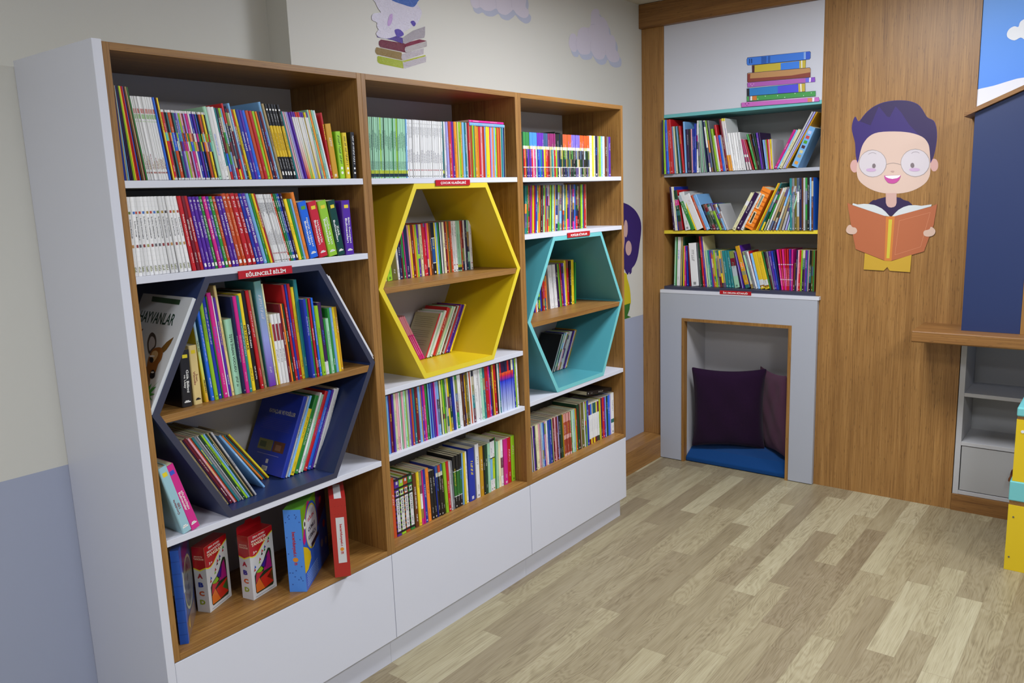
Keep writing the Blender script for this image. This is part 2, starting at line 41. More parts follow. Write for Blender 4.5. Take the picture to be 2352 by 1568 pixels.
('D3','x',0.4355,'16826,70,201,-29,t-0,50,150;16899,70,201,-29,e-0,50,150;16971,46,201,-29,k-0,50,150;17020,82,201,-29,i-0,50,150;17104,70,201,-29,v-0,50,150;17177,107,201,-29,n-0,50,150;17285,131,201,-29,i-0,50,150;17418,95,201,-29,i-0,50,150;17515,119,201,-29,P-0,50,150;17636,82,201,-29,e-0,50,150;17720,119,201,-29,su0,50,150;17841,95,201,-29,bu0,50,150;17938,119,201,-29,Pu0,50,150;18058,107,201,-29,w-0,50,150;18167,70,201,-29,b-0,50,150;18240,70,201,-29,t-0,50,150;18312,155,201,-29,b-0,50,150;18469,58,201,-29,d-0,50,150;18529,58,201,-29,i-0,50,150;18590,131,201,-29,R-0,50,150;18723,119,201,-29,P-0,50,150;18843,119,201,-29,R-0,50,150;18964,82,201,-29,L-0,50,150;19049,155,201,-29,k-0,50,150;19206,131,201,-29,d-0,50,150;19339,58,201,-29,Y-0,50,150;19399,119,201,-29,Nq0,50,150;19520,119,201,-29,Nq0,50,150;19641,119,201,-29,Nq0,50,150;19761,119,201,-29,Nq0,50,150;19882,119,201,-29,Nq0,50,150;20003,95,201,-29,G-0,50,150;20100,70,201,-29,w-0,50,150;20172,95,201,-29,m-0,50,150;20269,58,201,-29,L-0,50,150;20329,95,201,-29,l-0,50,150;20426,119,201,-29,O-0,50,150;20556,176,218,-27,d-0,50,150;20735,72,218,-27,N-0,50,150;20809,57,218,-27,e-0,50,150;20869,236,218,-25,u-1,50,150;21107,72,218,-24,w-0,50,150;21181,72,218,-24,ru0,50,150;21255,87,218,-23,l-0,50,150;21344,161,218,-22,b-0,50,150;21518,128,200,-22,wv0,50,150;21649,128,200,-22,wv0,50,150;21779,128,200,-22,wv0,50,150;21910,128,200,-22,wv0,50,150;22040,128,200,-22,wv0,50,150;22171,128,200,-23,wv0,50,150;22301,128,200,-23,wv0,50,150;22432,89,200,-23,l-0,50,150;22523,63,200,-23,y-0,50,150;22599,135,202,-22,V-0,50,150;22736,166,202,-21,r-0,50,150;22904,89,202,-21,v-0,50,150;22995,105,202,-20,s-0,50,150;23102,135,202,-19,d-0,50,150;23239,181,202,-18,B-0,50,150;23422,74,202,-18,L-0,50,150;23526,272,206,-3,wu1,50,150'),
('R1','y',1.7,'-2790,53,301,0,V-0,3323,170;-2707,137,302,-16,l-1,3332,170;-2555,49,302,-30,v-0,3332,170;-2500,124,302,-33,B-0,3332,170;-2362,86,302,-34,O-0,3332,170;-2265,149,302,-37,r-1,3332,170;-2114,115,263,-43,s-0,3344,170;-1997,103,263,-47,i-0,3344,170;-1878,68,263,-51,d-0,3344,170;-1793,103,263,-56,s-0,3344,170;-1666,56,263,-58,d-0,3344,170;-1595,126,263,-64,r-0,3344,170;-1435,104,284,-34,s-0,3344,170;-1321,59,241,-32,n-0,3344,170;-1260,121,241,-29,V-0,3344,170;-1137,100,241,-26,k-0,3344,170;-1035,80,241,-23,P-0,3344,170;-953,100,241,-20,b-0,3344,170;-846,99,267,-13,bu0,3344,170;-745,125,267,-5,wu0,3344,170;-611,85,283,-27,wu0,3344,170;-418,41,283,-39,m-0,3344,170;-322,52,283,-52,e-0,3344,170;-201,36,283,-62,m-0,3344,170;-117,58,283,-77,n-0,3344,170;20,102,282,-84,wu0,3344,170;159,84,282,-90,lu0,3344,170;274,67,282,-95,k-0,3344,170;366,58,282,-99,g-0,3344,170;458,129,234,-99,l-0,3344,170;591,103,197,-99,w-0,3344,170;698,129,254,-99,r-0,3344,170;830,129,197,-99,B-0,3344,170;963,63,197,-99,e-0,3344,170;1030,129,282,-98,R-1,3344,170;1169,106,286,-101,wY0,3344,170;1293,106,286,-104,wY0,3344,170;1403,120,204,-100,w-0,3344,170;1527,121,204,-96,w-0,3344,170;1652,121,204,-92,w-0,3344,170;1776,121,204,-88,w-0,3344,170;1900,135,204,-83,wT0,3344,170;2054,79,169,-108,wT0,3344,170;2208,77,169,-133,pD0,3344,170;2362,76,169,-158,pD0,3344,170;2517,59,169,-177,r-0,3344,170;2651,107,195,-160,G-0,3344,170;2764,53,195,-151,N-0,3344,170;2821,108,195,-134,k-0,3344,170;2934,53,195,-125,d-0,3344,170;2990,109,195,-107,v-0,3344,170;3103,76,195,-95,V-0,3344,170;3227,81,155,-86,s-0,3344,170;3311,48,155,-80,L-0,3344,170;3362,40,155,-76,l-0,3344,170;3404,73,155,-67,r-0,3344,170;3479,56,155,-61,P-0,3344,170;3538,82,155,-52,y-0,3344,170;3622,48,155,-46,e-0,3344,170;3677,134,214,273,p-0,3344,170;3830,82,214,273,s-0,3344,170;3925,155,214,273,iT1,3344,170;4108,80,311,278,e-0,3344,170;4201,79,311,284,L-0,3344,170;4293,63,311,289,Y-0,3344,170;4590,352,213,235,sX1,3344,140'),
('R2','y',1.377,'-2173,109,250,-60,Vu0,3344,180;-2061,81,250,-60,w-0,3344,180;-1978,81,250,-60,i-0,3344,180;-1894,53,250,-60,b-0,3344,180;-1825,242,230,-94,du1,3344,180;-1426,317,219,-108,wT1,3344,180;-1040,222,213,-239,Gu1,3344,180;-794,88,213,-239,y-0,3344,180;-696,402,213,-239,wT1,3344,180;-254,133,213,-239,O-0,3344,180;-107,222,213,-239,s-1,3344,180;147,136,155,-238,k-0,3344,180;298,171,155,-236,Ru0,3344,180;487,171,155,-234,du0,3344,180;676,137,155,-233,lu0,3344,180;827,120,155,-231,Nu0,3344,180;959,120,155,-230,su0,3344,180;1092,102,155,-229,eu0,3344,180;1394,187,222,278,iu1,3344,180;1608,235,222,278,V-1,3344,180;1875,140,222,278,w-0,3344,180;2057,516,235,256,oK1,3344,180;2736,74,272,252,y-0,3344,180;2841,43,272,249,o-0,3344,180;2904,74,272,245,t-0,3344,180;3017,106,237,233,du0,3344,180;3186,85,237,224,Gu0,3344,180;3321,97,237,213,w-0,3344,180;3473,110,237,201,hu0,3344,180;3643,111,237,189,gu0,3344,180;3812,112,237,177,su0,3344,180;3981,113,237,165,hu0,3344,180;4150,114,237,153,eu0,3344,180;4319,91,237,144,L-0,3344,180;4455,80,237,135,m-0,3344,180;4581,124,271,-16,t-1,3344,180;4707,124,271,-16,g-1,3344,180;4834,124,271,-16,u-1,3344,180;4960,124,271,-16,wu1,3344,180;5086,124,271,-16,n-1,3344,180;5213,86,271,-16,N-0,3344,180;5301,99,271,-16,e-0,3344,180;5403,99,271,-16,Gu0,3344,180;5504,124,271,-16,k-1,3344,180;5630,86,271,-16,su0,3344,180;5719,99,271,-16,Nu0,3344,180'),
('R3','y',1.051,'-2435,113,285,15,m-0,3400,160;-2320,80,285,15,G-0,3400,160;-2238,195,285,15,wT1,3400,160;-2041,129,285,15,h-0,3400,160;-1910,80,285,15,d-0,3400,160;-1818,58,234,6,y-0,3400,160;-1721,82,234,-7,p-0,3400,160;-1584,106,234,-24,b-0,3400,160;-1408,58,234,-34,R-0,3400,160;-1300,459,250,-47,wT1,3400,160;-778,75,250,-50,g-0,3400,160;-691,90,250,-52,d-0,3400,160;-568,112,290,-58,r-0,3400,160;-426,86,290,-62,v-0,3400,160;-315,74,290,-66,i-0,3400,160;-212,131,211,-68,m-0,3400,160;-71,105,211,-69,t-0,3400,160;41,78,211,-70,v-0,3400,160;126,65,211,-71,Ou0,3400,160;196,91,211,-73,Yu0,3400,160;295,78,211,-74,l-0,3400,160;379,104,211,-75,gu0,3400,160;492,131,211,-77,hu0,3400,160;632,91,211,-78,yu0,3400,160;731,104,211,-80,hu0,3400,160;852,145,210,-86,t-0,3400,160;1024,145,210,-92,t-0,3400,160;1196,128,210,-98,t-0,3400,160;1358,287,209,-108,mu1,3400,160;1697,49,210,-121,Vu0,3400,160;1797,41,210,-132,L-0,3400,160;1883,41,210,-143,v-0,3400,160;1986,257,242,-155,Yu1,3400,160;2315,132,213,-157,mu0,3400,160;2462,99,213,-159,g-0,3400,160;2572,115,213,-160,wu0,3400,160;2709,140,201,-147,s-0,3400,160;2865,243,207,-147,YU1,3400,160;3121,243,207,-148,yU1,3400,160;3390,69,213,-143,G-0,3400,160;3463,45,213,-139,k-0,3400,160;3511,69,213,-134,Nu0,3400,160;3584,81,213,-127,g-0,3400,160;3669,117,213,-118,v-0,3400,160;3790,105,213,-110,b-0,3400,160;3900,70,213,-104,n-0,3400,160;4026,95,222,-88,ph0,3400,160;4124,82,222,-75,rh0,3400,160;4208,96,222,-59,ph0,3400,160;4307,68,222,-48,rh0,3400,160;4377,82,222,-34,rh0,3400,160;4462,82,222,-21,vh0,3400,160;4546,82,222,-7,ph0,3400,160;4643,94,147,12,N-0,3400,160;4746,81,218,11,n-0,3400,160;4833,81,218,10,P-0,3400,160;4920,93,218,9,r-0,3400,160;5019,93,218,8,l-0,3400,160;5118,116,218,6,Vu0,3400,160;5241,116,218,5,v-0,3400,160;5365,57,218,4,t-0,3400,160;5427,45,218,4,P-0,3400,160;5476,116,218,2,ku0,3400,160;5600,93,218,1,uu0,3400,160;5699,57,218,0,G-0,3400,160;5761,57,218,-1,N-0,3400,160'),
]
BOY='p cfa29c 795,1695,794,1685,792,1677,787,1670,782,1666,775,1664,769,1666,763,1671,758,1678,755,1687,753,1697,754,1706,757,1715,761,1722,767,1726,773,1727,780,1725,786,1720,790,1713,794,1704;p cfa29c 1152,1683,1152,1674,1150,1665,1146,1659,1142,1655,1136,1654,1131,1655,1126,1660,1122,1667,1119,1675,1117,1684,1118,1693,1120,1702,1123,1708,1128,1712,1133,1713,1139,1711,1144,1707,1148,1700,1151,1692;s 34216c 769,1936,778,1920,788,1913,816,1948,850,1975,896,1992,953,1996,1010,1988,1050,1969,1071,1944,1094,1906,1123,1887,1137,1848,1140,1795,1133,1737,1124,1705,1112,1683,1093,1668,826,1680,794,1699,778,1744,772,1807,756,1864,754,1894,760,1922;p 2c1a50 953,1995,1010,1987,1049,1968,1070,1942,1094,1905,1122,1886,1136,1848,1138,1795,1132,1737,1123,1706,1112,1714,1106,1785,1077,1817,1060,1829,1015,1880,979,1937,952,1969,928,1920,916,1924,876,1976,842,1888,791,1911,817,1946,851,1974,896,1990;s d5b9ab 794,1731,800,1768,812,1804,838,1836,879,1852,954,1851,1023,1840,1077,1817,1103,1786,1112,1750,1119,1678,1117,1631,1096,1596,1047,1567,985,1555,915,1559,854,1580,806,1615,788,1650,785,1694;p 9a8c88 924,1701,922,1681,913,1663,900,1648,882,1640,862,1637,841,1641,822,1652,807,1667,797,1686,793,1707,795,1728,804,1746,818,1760,836,1769,856,1771,876,1766,895,1756,910,1740,920,1722;p 9a8c88 1116,1694,1114,1674,1106,1656,1093,1642,1075,1634,1055,1631,1035,1636,1016,1646,1001,1661,991,1680,987,1701,989,1721,998,1739,1011,1753,1029,1761,1049,1764,1069,1759,1087,1749,1102,1734,1112,1715;p cfc6cc 922,1701,919,1682,911,1664,898,1650,881,1642,862,1640,842,1644,824,1654,809,1669,799,1687,795,1707,798,1727,806,1745,820,1758,837,1766,856,1768,876,1764,894,1754,908,1739,918,1721;p cfc6cc 1114,1694,1112,1675,1104,1658,1091,1644,1074,1636,1055,1634,1036,1638,1018,1648,1003,1662,993,1681,989,1701,991,1720,1000,1738,1013,1751,1030,1759,1049,1761,1068,1757,1086,1747,1100,1732,1110,1714;a3 9a8c88 923,1696,938,1701,955,1702,973,1698,988,1692;a3 9a9098 837,1749,846,1755,856,1757,865,1755,874,1750;a3 9a9098 1033,1743,1041,1748,1051,1750,1060,1748,1068,1742;p c6a6c8 877,1672,876,1670,873,1668,868,1666,861,1665,854,1665,846,1666,840,1667,834,1669,831,1672,830,1675,831,1677,834,1680,839,1681,846,1682,853,1682,861,1681,867,1680,873,1678,876,1675;p c6a6c8 1074,1665,1074,1662,1070,1660,1065,1658,1059,1658,1051,1658,1044,1658,1037,1660,1032,1662,1028,1664,1027,1667,1028,1670,1032,1672,1037,1673,1043,1674,1050,1674,1058,1674,1064,1672,1070,1670,1073,1668;p 7b6e72 874,1692,874,1689,873,1686,871,1684,869,1682,866,1682,864,1682,861,1684,859,1686,858,1690,858,1693,858,1696,859,1700,861,1702,863,1703,866,1704,868,1703,870,1702,872,1699,874,1696;p 7b6e72 1049,1686,1049,1683,1048,1680,1046,1677,1044,1676,1041,1675,1038,1676,1036,1678,1034,1680,1032,1684,1032,1687,1032,1691,1033,1694,1035,1696,1037,1698,1040,1698,1042,1698,1045,1696,1047,1693,1048,1690;p c4a39b 960,1663,960,1662,959,1661,957,1660,955,1659,952,1659,950,1660,948,1660,946,1661,945,1662,944,1663,944,1664,946,1665,947,1666,950,1667,952,1667,955,1666,957,1666,959,1665,960,1664;p c04c98 915,1644,991,1642,988,1629,983,1618,974,1609,962,1604,951,1604,937,1607,928,1615,919,1628;p eef0f4 919,1642,990,1642,984,1634,975,1629,954,1626,936,1630,924,1636;p c9a39a 927,1558,976,1557,978,1511,975,1498,968,1491,954,1488,942,1491,934,1499,929,1512;p 2a1846 846,1505,857,1516,869,1526,881,1526,892,1531,927,1540,929,1512,934,1499,942,1491,954,1488,968,1491,975,1498,978,1511,977,1538,995,1534,1009,1524,1033,1516,1054,1495,989,1477,955,1445,918,1478;p ccd0d2 774,1513,797,1506,827,1509,851,1507,876,1502,894,1494,912,1484,930,1468,950,1445,926,1448,772,1504;p ccd0d2 960,1445,975,1463,989,1477,1011,1490,1034,1497,1062,1498,1090,1494,1134,1500,1133,1491,973,1445;p b0633f 747,1515,772,1503,934,1445,938,1227,796,1283,774,1378;p b0633f 973,1446,1134,1490,1158,1502,1148,1402,1112,1276,968,1228;p c97a35 933,1445,973,1446,968,1227,935,1227;p c9b73c 946,1431,962,1430,958,1240,944,1240;a2 d08a66 995,1424,1130,1462,1096,1298,982,1257,995,1424;s cfb09f 746,1381,754,1400,767,1405,776,1394,792,1390,800,1374,790,1360,768,1358,751,1366;s cfb09f 1105,1365,1110,1376,1130,1382,1137,1394,1153,1383,1157,1368,1148,1353,1128,1347,1110,1352;p c29b2f 841,1264,935,1227,968,1226,1058,1259,1055,1174,962,1178,950,1196,934,1178,839,1181'
STACK='p e8dcec 180,2056,593,2048,595,2018,182,2024;p 2a2c50 208,2285,535,2275,540,2269,540,2241,534,2235,211,2244,205,2252,204,2275;p 3f7fe6 209,2283,533,2274,538,2267,538,2240,532,2237,212,2245,206,2254,206,2276;p 2a5fb8 284,2280,312,2278,312,2244,284,2244;p 2a5fb8 320,2278,332,2278,332,2244,320,2244;p 8fb4f0 505,2274,515,2274,516,2238,506,2239;p 3560d8 516,2274,533,2273,538,2240,517,2238;a6 14306a 221,2276,221,2253;a6 14306a 232,2276,233,2253;p 2a2c50 234,2243,518,2236,517,2195,236,2204;p cdb840 236,2241,516,2234,516,2197,237,2205;p 4a2030 236,2240,249,2240,249,2204,237,2205;p 3f86ee 388,2235,484,2234,485,2198,389,2201;p f0f0f4 493,2235,499,2235,500,2198,495,2198;p 2a2c50 209,2204,214,2206,538,2196,543,2188,543,2148,215,2157,210,2162;p c09060 211,2202,216,2204,537,2194,542,2187,542,2149,217,2158,212,2164;p 8a4238 212,2177,287,2173,445,2167,542,2172,542,2149,217,2158,212,2163;p 8a3a34 212,2200,227,2200,225,2159,213,2159;p 2a2c50 210,2154,566,2146,568,2125,212,2132;p b060b8 212,2156,565,2145,567,2123,213,2133;p 6a6ae0 518,2146,537,2146,537,2124,519,2125;p f0e8f4 537,2146,546,2146,545,2124,537,2124;p 8a52c8 546,2146,564,2145,567,2123,545,2124;p f4d0f0 233,2146,233,2146,232,2145,232,2145,231,2145,231,2144,230,2145,230,2145,229,2146,229,2146,228,2147,229,2147,229,2148,229,2148,230,2149,231,2149,231,2148,232,2148,232,2148,233,2147;p f4d0f0 249,2146,249,2145,249,2145,248,2144,248,2144,247,2144,246,2144,246,2145,245,2145,245,2146,245,2146,245,2147,245,2148,246,2148,246,2148,247,2148,248,2148,248,2148,249,2147,249,2146;p f4d0f0 242,2136,242,2136,241,2136,240,2135,240,2135,239,2135,238,2136,237,2136,236,2136,235,2137,235,2137,235,2138,236,2138,237,2138,238,2138,238,2138,240,2138,240,2138,241,2138,242,2137;p 2a2c50 209,2127,518,2122,520,2079,210,2087;p 3080c8 210,2126,517,2120,518,2081,212,2088;p 20242c 210,2125,224,2125,225,2088,212,2088;p 5050dd 376,2121,482,2120,485,2081,378,2085;p c8b040 483,2121,517,2120,518,2081,485,2081;p f0f0f4 492,2120,499,2120,501,2081,496,2081;p 2a2c50 209,2084,572,2078,573,2054,211,2059;p 469a50 210,2085,571,2077,572,2053,212,2061;p 7a4a80 224,2085,230,2085,230,2062,224,2062;p f0f0f4 231,2085,240,2084,240,2062,231,2063;p d07838 241,2084,265,2084,266,2062,242,2063;p d8f0dc 274,2066,274,2065,274,2064,273,2064,273,2064,272,2064,271,2064,270,2064,270,2065,269,2065,269,2066,269,2067,270,2068,270,2068,271,2068,272,2068,272,2068,273,2068,274,2067,274,2066;p d8f0dc 314,2077,314,2076,314,2076,314,2075,313,2075,312,2075,311,2075,311,2076,310,2076,310,2077,310,2078,310,2078,310,2079,311,2079,311,2080,312,2080,313,2079,313,2079,314,2078,314,2078;p d8f0dc 380,2073,380,2073,379,2072,379,2072,378,2071,377,2071,377,2071,376,2072,375,2072,375,2073,375,2074,375,2074,375,2075,376,2076,376,2076,377,2076,378,2076,379,2075,379,2075,380,2074;p d8f0dc 418,2061,418,2060,418,2060,417,2059,416,2059,416,2059,415,2059,414,2059,414,2060,413,2061,413,2061,413,2062,414,2063,414,2063,415,2063,416,2063,416,2063,417,2063,417,2062,418,2062;p d8f0dc 470,2076,470,2075,470,2074,470,2074,469,2074,468,2074,468,2074,467,2074,466,2075,466,2075,466,2076,466,2077,466,2077,467,2078,467,2078,468,2078,469,2078,470,2078,470,2077,470,2076;p d8f0dc 514,2061,514,2060,514,2059,513,2059,513,2059,512,2059,511,2059,511,2059,510,2060,510,2060,510,2061,510,2062,510,2062,511,2063,511,2063,512,2063,513,2063,513,2063,514,2062,514,2061;p d8f0dc 553,2070,553,2069,553,2069,552,2068,552,2068,551,2068,550,2068,550,2068,549,2069,549,2070,548,2070,549,2071,549,2072,549,2072,550,2072,551,2072,551,2072,552,2072,553,2071,553,2071;p 2a2c50 180,2054,590,2046,594,2026,183,2032;p c86ac0 182,2056,589,2045,592,2025,184,2033;p d08a58 533,2046,555,2045,557,2027,534,2027;p f0e8f4 557,2046,567,2045,567,2026,558,2026;p 50205a 207,2048,207,2047,207,2047,206,2046,206,2046,205,2046,204,2046,204,2046,203,2047,202,2048,202,2048,202,2049,203,2050,203,2050,204,2050,205,2051,206,2050,206,2050,207,2049,207,2049;p 50205a 225,2048,225,2047,225,2046,224,2046,224,2046,223,2046,222,2046,221,2046,221,2047,220,2047,220,2048,220,2049,221,2050,221,2050,222,2050,223,2050,224,2050,224,2050,225,2049,225,2048;p 50205a 217,2039,217,2038,216,2038,216,2038,215,2038,213,2038,212,2038,211,2038,210,2039,210,2039,210,2040,210,2040,210,2040,211,2040,212,2041,213,2040,214,2040,216,2040,216,2040,217,2039'
CL1='s b2b7cc 1857,2470,1857,2433,1866,2402,1896,2393,1925,2403,1953,2393,1999,2397,2037,2413,2060,2397,2107,2395,2147,2415,2164,2426,2191,2410,2240,2399,2277,2413,2285,2437,2262,2454,2268,2495,2227,2528,2053,2528;s cdc7d6 1843,2489,1843,2453,1851,2422,1881,2413,1911,2423,1938,2414,1984,2418,2022,2434,2044,2418,2091,2416,2130,2436,2148,2447,2174,2431,2223,2421,2260,2434,2268,2459,2244,2475,2251,2516,2210,2550,2038,2548;a3 bfb9cb 1905,2420,1903,2451,1907,2479;a3 bfb9cb 2024,2437,2021,2470,2025,2497;a3 bfb9cb 2138,2454,2135,2487,2140,2516'
CL2='s b8bed4 2619,2339,2638,2376,2674,2383,2698,2370,2711,2403,2755,2424,2805,2428,2831,2447,2835,2499,2859,2525,2891,2534,2917,2526,2923,2501,2969,2498,3008,2466,3020,2421,3062,2419,3085,2392,3084,2351,3116,2334,3125,2314,3115,2292,3065,2280,3010,2286,2977,2313,2956,2291,2910,2279,2864,2288,2826,2317,2816,2302,2775,2291,2725,2290,2695,2310,2683,2296,2647,2295,2624,2314;s cfc9d9 2601,2362,2620,2398,2656,2406,2679,2393,2692,2426,2736,2448,2785,2451,2811,2470,2815,2522,2839,2548,2871,2557,2897,2550,2902,2524,2948,2521,2987,2490,3000,2445,3040,2444,3063,2416,3062,2376,3094,2359,3103,2339,3093,2318,3044,2305,2989,2311,2956,2337,2936,2315,2889,2304,2844,2312,2807,2341,2796,2325,2756,2315,2707,2314,2677,2333,2664,2319,2628,2318,2606,2337;a3 bfb9cb 2675,2389,2666,2357,2677,2333;a3 bfb9cb 2785,2451,2787,2425;a3 bfb9cb 2807,2341,2803,2366,2811,2393;a3 bfb9cb 2956,2337,2953,2357;a3 bfb9cb 2814,2470,2850,2478'
GIRL='s 2b1a6a 2886,1556,3010,1568,3144,1544,3206,1527,3274,1494,3327,1441,3338,1383,3318,1304,3293,1226,3258,1183,3222,1163,3217,1140,3194,1131,3190,1145,3172,1131,3149,1147,3110,1173,2876,1195,2760,1352;s c9a6a4 2802,1423,3008,1456,3120,1439,3139,1328,3088,1220,2917,1213,2818,1296;p c9a6a4 3176,1398,3175,1382,3172,1368,3166,1358,3160,1351,3153,1349,3146,1352,3140,1359,3136,1371,3133,1385,3132,1400,3133,1415,3137,1429,3142,1440,3148,1447,3155,1449,3162,1446,3168,1439,3173,1427,3176,1413;p c9a6a4 3220,1283,3218,1269,3212,1258,3204,1249,3194,1244,3183,1242,3172,1245,3162,1252,3154,1262,3149,1274,3148,1288,3150,1301,3155,1312,3163,1321,3173,1326,3184,1328,3195,1325,3205,1318,3213,1308,3218,1296;s c8b81e 2916,1158,3136,1146,3164,1112,3193,1051,3203,992,3196,953,3105,948,2890,976;p 2d6a22 2911,984,3132,958,3196,961,3188,925,3162,892,3204,877,3130,875,2909,907'
FIG='p a3b028 1283,2154,1414,2149,1417,2120,1288,2126,1280,2130,1277,2136,1278,2149;p b0b83a 1414,2149,1547,2185,1547,2180,1419,2144;p bdb6be 1419,2144,1551,2180,1548,2158,1425,2121,1417,2124,1415,2133;p 8d7440 1278,2185,1411,2180,1412,2151,1279,2158,1271,2164,1269,2170,1272,2179;p bdb5bd 1412,2174,1538,2210,1536,2188,1420,2151,1411,2154,1407,2162;p 6d1838 1303,2216,1438,2216,1438,2182,1298,2187,1290,2195,1291,2207;p 7d1c40 1425,2215,1515,2242,1559,2241,1440,2205;p b8b2b4 1432,2202,1558,2239,1557,2219,1440,2182,1431,2184,1428,2193;p 54429a 1282,2238,1284,2222,1364,2221,1419,2214,1420,2236,1355,2239;p a8a2ac 1420,2236,1482,2271,1552,2296,1549,2263,1543,2251,1496,2240,1432,2214,1421,2217;s dcd8ec 1287,2366,1286,2346,1298,2326,1309,2315,1274,2306,1261,2294,1264,2280,1286,2275,1284,2261,1292,2250,1279,2236,1287,2225,1328,2221,1385,2239,1428,2259,1456,2273,1509,2303,1532,2335,1536,2352,1524,2364,1507,2380,1503,2400;s 3d6ac0 1357,2381,1525,2407,1515,2384,1499,2366,1476,2359,1426,2362,1376,2367;s 5a48b0 1377,2259,1403,2266,1425,2255,1422,2244,1390,2236;s 5a48b0 1468,2301,1485,2309,1498,2300,1486,2287;s c8a8e0 1356,2312,1371,2316,1364,2285,1345,2269,1341,2282'
HILL='s e9e9f2 1269,1996,1293,2012,1357,2022,1424,2038,1473,2045,1635,2048,1810,2018,1828,1794,1268,1835'
CL3='s f0f2f8 1396,2240,1405,2259,1423,2267,1438,2262,1444,2282,1464,2292,1501,2282,1531,2246,1543,2214,1517,2192,1470,2203,1450,2216,1427,2207,1402,2221'
DEER='p 2f4a30 -198,323,-54,320,-52,306,-193,308;p 6a2a1c -236,213,-208,221,-180,229,-182,220,-194,209,-228,201;s 4a4038 -113,169,-133,191,-138,212,-131,222,-112,217,-96,203,-87,186,-95,176,-102,164;s b3aeb0 -109,172,-126,191,-128,209,-116,210,-100,200,-94,187,-101,179;p 6a4a1a -58,184,-44,202,-20,218,-23,200,-31,182,-40,173,-49,175;s 8a6a48 -161,110,-111,115,-94,129,-77,125,-54,98,-46,76,-49,59,-118,50;s 8a5520 -98,146,-99,167,-88,181,-61,185,-44,175,-38,155,-44,140,-42,123,-47,108,-64,106,-89,127;s c8a878 -93,168,-78,175,-62,168,-63,153,-72,143,-85,151;p 141018 -72,150,-71,147,-71,145,-72,143,-74,142,-77,141,-80,141,-84,142,-87,144,-90,145,-92,148,-93,150,-93,152,-92,154,-90,155,-87,156,-84,156,-80,155,-77,154,-74,152;p e8e4e0 -74,160,-74,159,-75,158,-78,158,-81,157,-85,156,-89,156,-93,156,-96,156,-98,157,-100,157,-100,158,-98,159,-96,160,-92,160,-88,161,-84,161,-80,161,-77,161,-75,161;s 16141c -64,118,-56,124,-43,118,-38,106,-47,101,-60,104;p d8d4d0 -48,118,-48,117,-48,117,-50,116,-51,115,-53,115,-55,115,-58,115,-59,115,-61,116,-62,116,-62,117,-61,118,-60,118,-58,119,-56,119,-54,120,-52,119,-50,119,-49,119;p 3c8c34 -47,45,-55,67,-39,89,-38,69,-6,104,-27,79,-14,83,-27,64,-7,64,-26,56,-7,46,-31,51,-36,43'
# ------------------------------------------------------------------ helpers
def lin(c):
    return c / 12.92 if c <= .04045 else ((c + .055) / 1.055) ** 2.4
_h = {}
def hx(s):
    if s not in _h: _h[s] = tuple(lin(int(s[i:i+2], 16) / 255) for i in (0, 2, 4)) + (1.0,)
    return _h[s]
def mat(name, col, rough=.5, spec=.5, bump=None, coat=0):
    m = bpy.data.materials.new(name); m.use_nodes = True; nt = m.node_tree; b = nt.nodes['Principled BSDF']
    b.inputs['Base Color'].default_value = hx(col) if isinstance(col, str) else col
    b.inputs['Roughness'].default_value = rough; b.inputs['Specular IOR Level'].default_value = spec
    b.inputs['Coat Weight'].default_value = coat
    tc = nt.nodes.new('ShaderNodeTexCoord'); n = nt.nodes.new('ShaderNodeTexNoise')
    sc, st = bump or (90, .02)
    n.inputs['Scale'].default_value = sc; nt.links.new(tc.outputs['Object'], n.inputs['Vector'])
    bp = nt.nodes.new('ShaderNodeBump'); bp.inputs['Strength'].default_value = st; bp.inputs['Distance'].default_value = .002
    nt.links.new(n.outputs['Fac'], bp.inputs['Height']); nt.links.new(bp.outputs['Normal'], b.inputs['Normal'])
    return m
def ramp(nt, fac, stops):
    r = nt.nodes.new('ShaderNodeValToRGB'); e = r.color_ramp.elements
    while len(e) < len(stops): e.new(.5)
    for k, (p, c) in enumerate(stops): e[k].position = p; e[k].color = hx(c)
    nt.links.new(fac, r.inputs[0]); return r.outputs[0]
def wood(name, axis, lo='765028', mid='9b7039', hi='af874b', rough=.42):
    """bamboo veneer: fine streaks along one axis plus short dark flecks"""
    m = bpy.data.materials.new(name); m.use_nodes = True; nt = m.node_tree; b = nt.nodes['Principled BSDF']
    b.inputs['Roughness'].default_value = rough
    tc = nt.nodes.new('ShaderNodeTexCoord')
    def nz(a, l, det=3):
        mp = nt.nodes.new('ShaderNodeMapping'); s = [a, a, a]; s['xyz'.index(axis)] = l
        mp.inputs['Scale'].default_value = s; nt.links.new(tc.outputs['Object'], mp.inputs['Vector'])
        n = nt.nodes.new('ShaderNodeTexNoise'); n.inputs['Scale'].default_value = 1; n.inputs['Detail'].default_value = det
        nt.links.new(mp.outputs[0], n.inputs['Vector']); return n.outputs['Fac']
    c1 = ramp(nt, nz(300, 5), [(.2, lo), (.5, mid), (.82, hi)])
    f = ramp(nt, nz(260, 26, 1), [(.27, '3a2410'), (.34, 'ffffff')])
    g = ramp(nt, nz(26, .8, 2), [(.3, 'd8d0c4'), (.7, 'ffffff')])
    x = nt.nodes.new('ShaderNodeMixRGB'); x.blend_type = 'MULTIPLY'; x.inputs[0].default_value = .38
    nt.links.new(c1, x.inputs[1]); nt.links.new(f, x.inputs[2])
    y = nt.nodes.new('ShaderNodeMixRGB'); y.blend_type = 'MULTIPLY'; y.inputs[0].default_value = .8
    nt.links.new(x.outputs[0], y.inputs[1]); nt.links.new(g, y.inputs[2])
    nt.links.new(y.outputs[0], b.inputs['Base Color'])
    return m
W_V = wood('bamboo_upright', 'z'); W_X = wood('bamboo_along_x', 'x'); W_Y = wood('bamboo_along_y', 'y')
WD_V = wood('bamboo_dark_upright', 'z', '7a542c', 'a27640', 'b68c55')
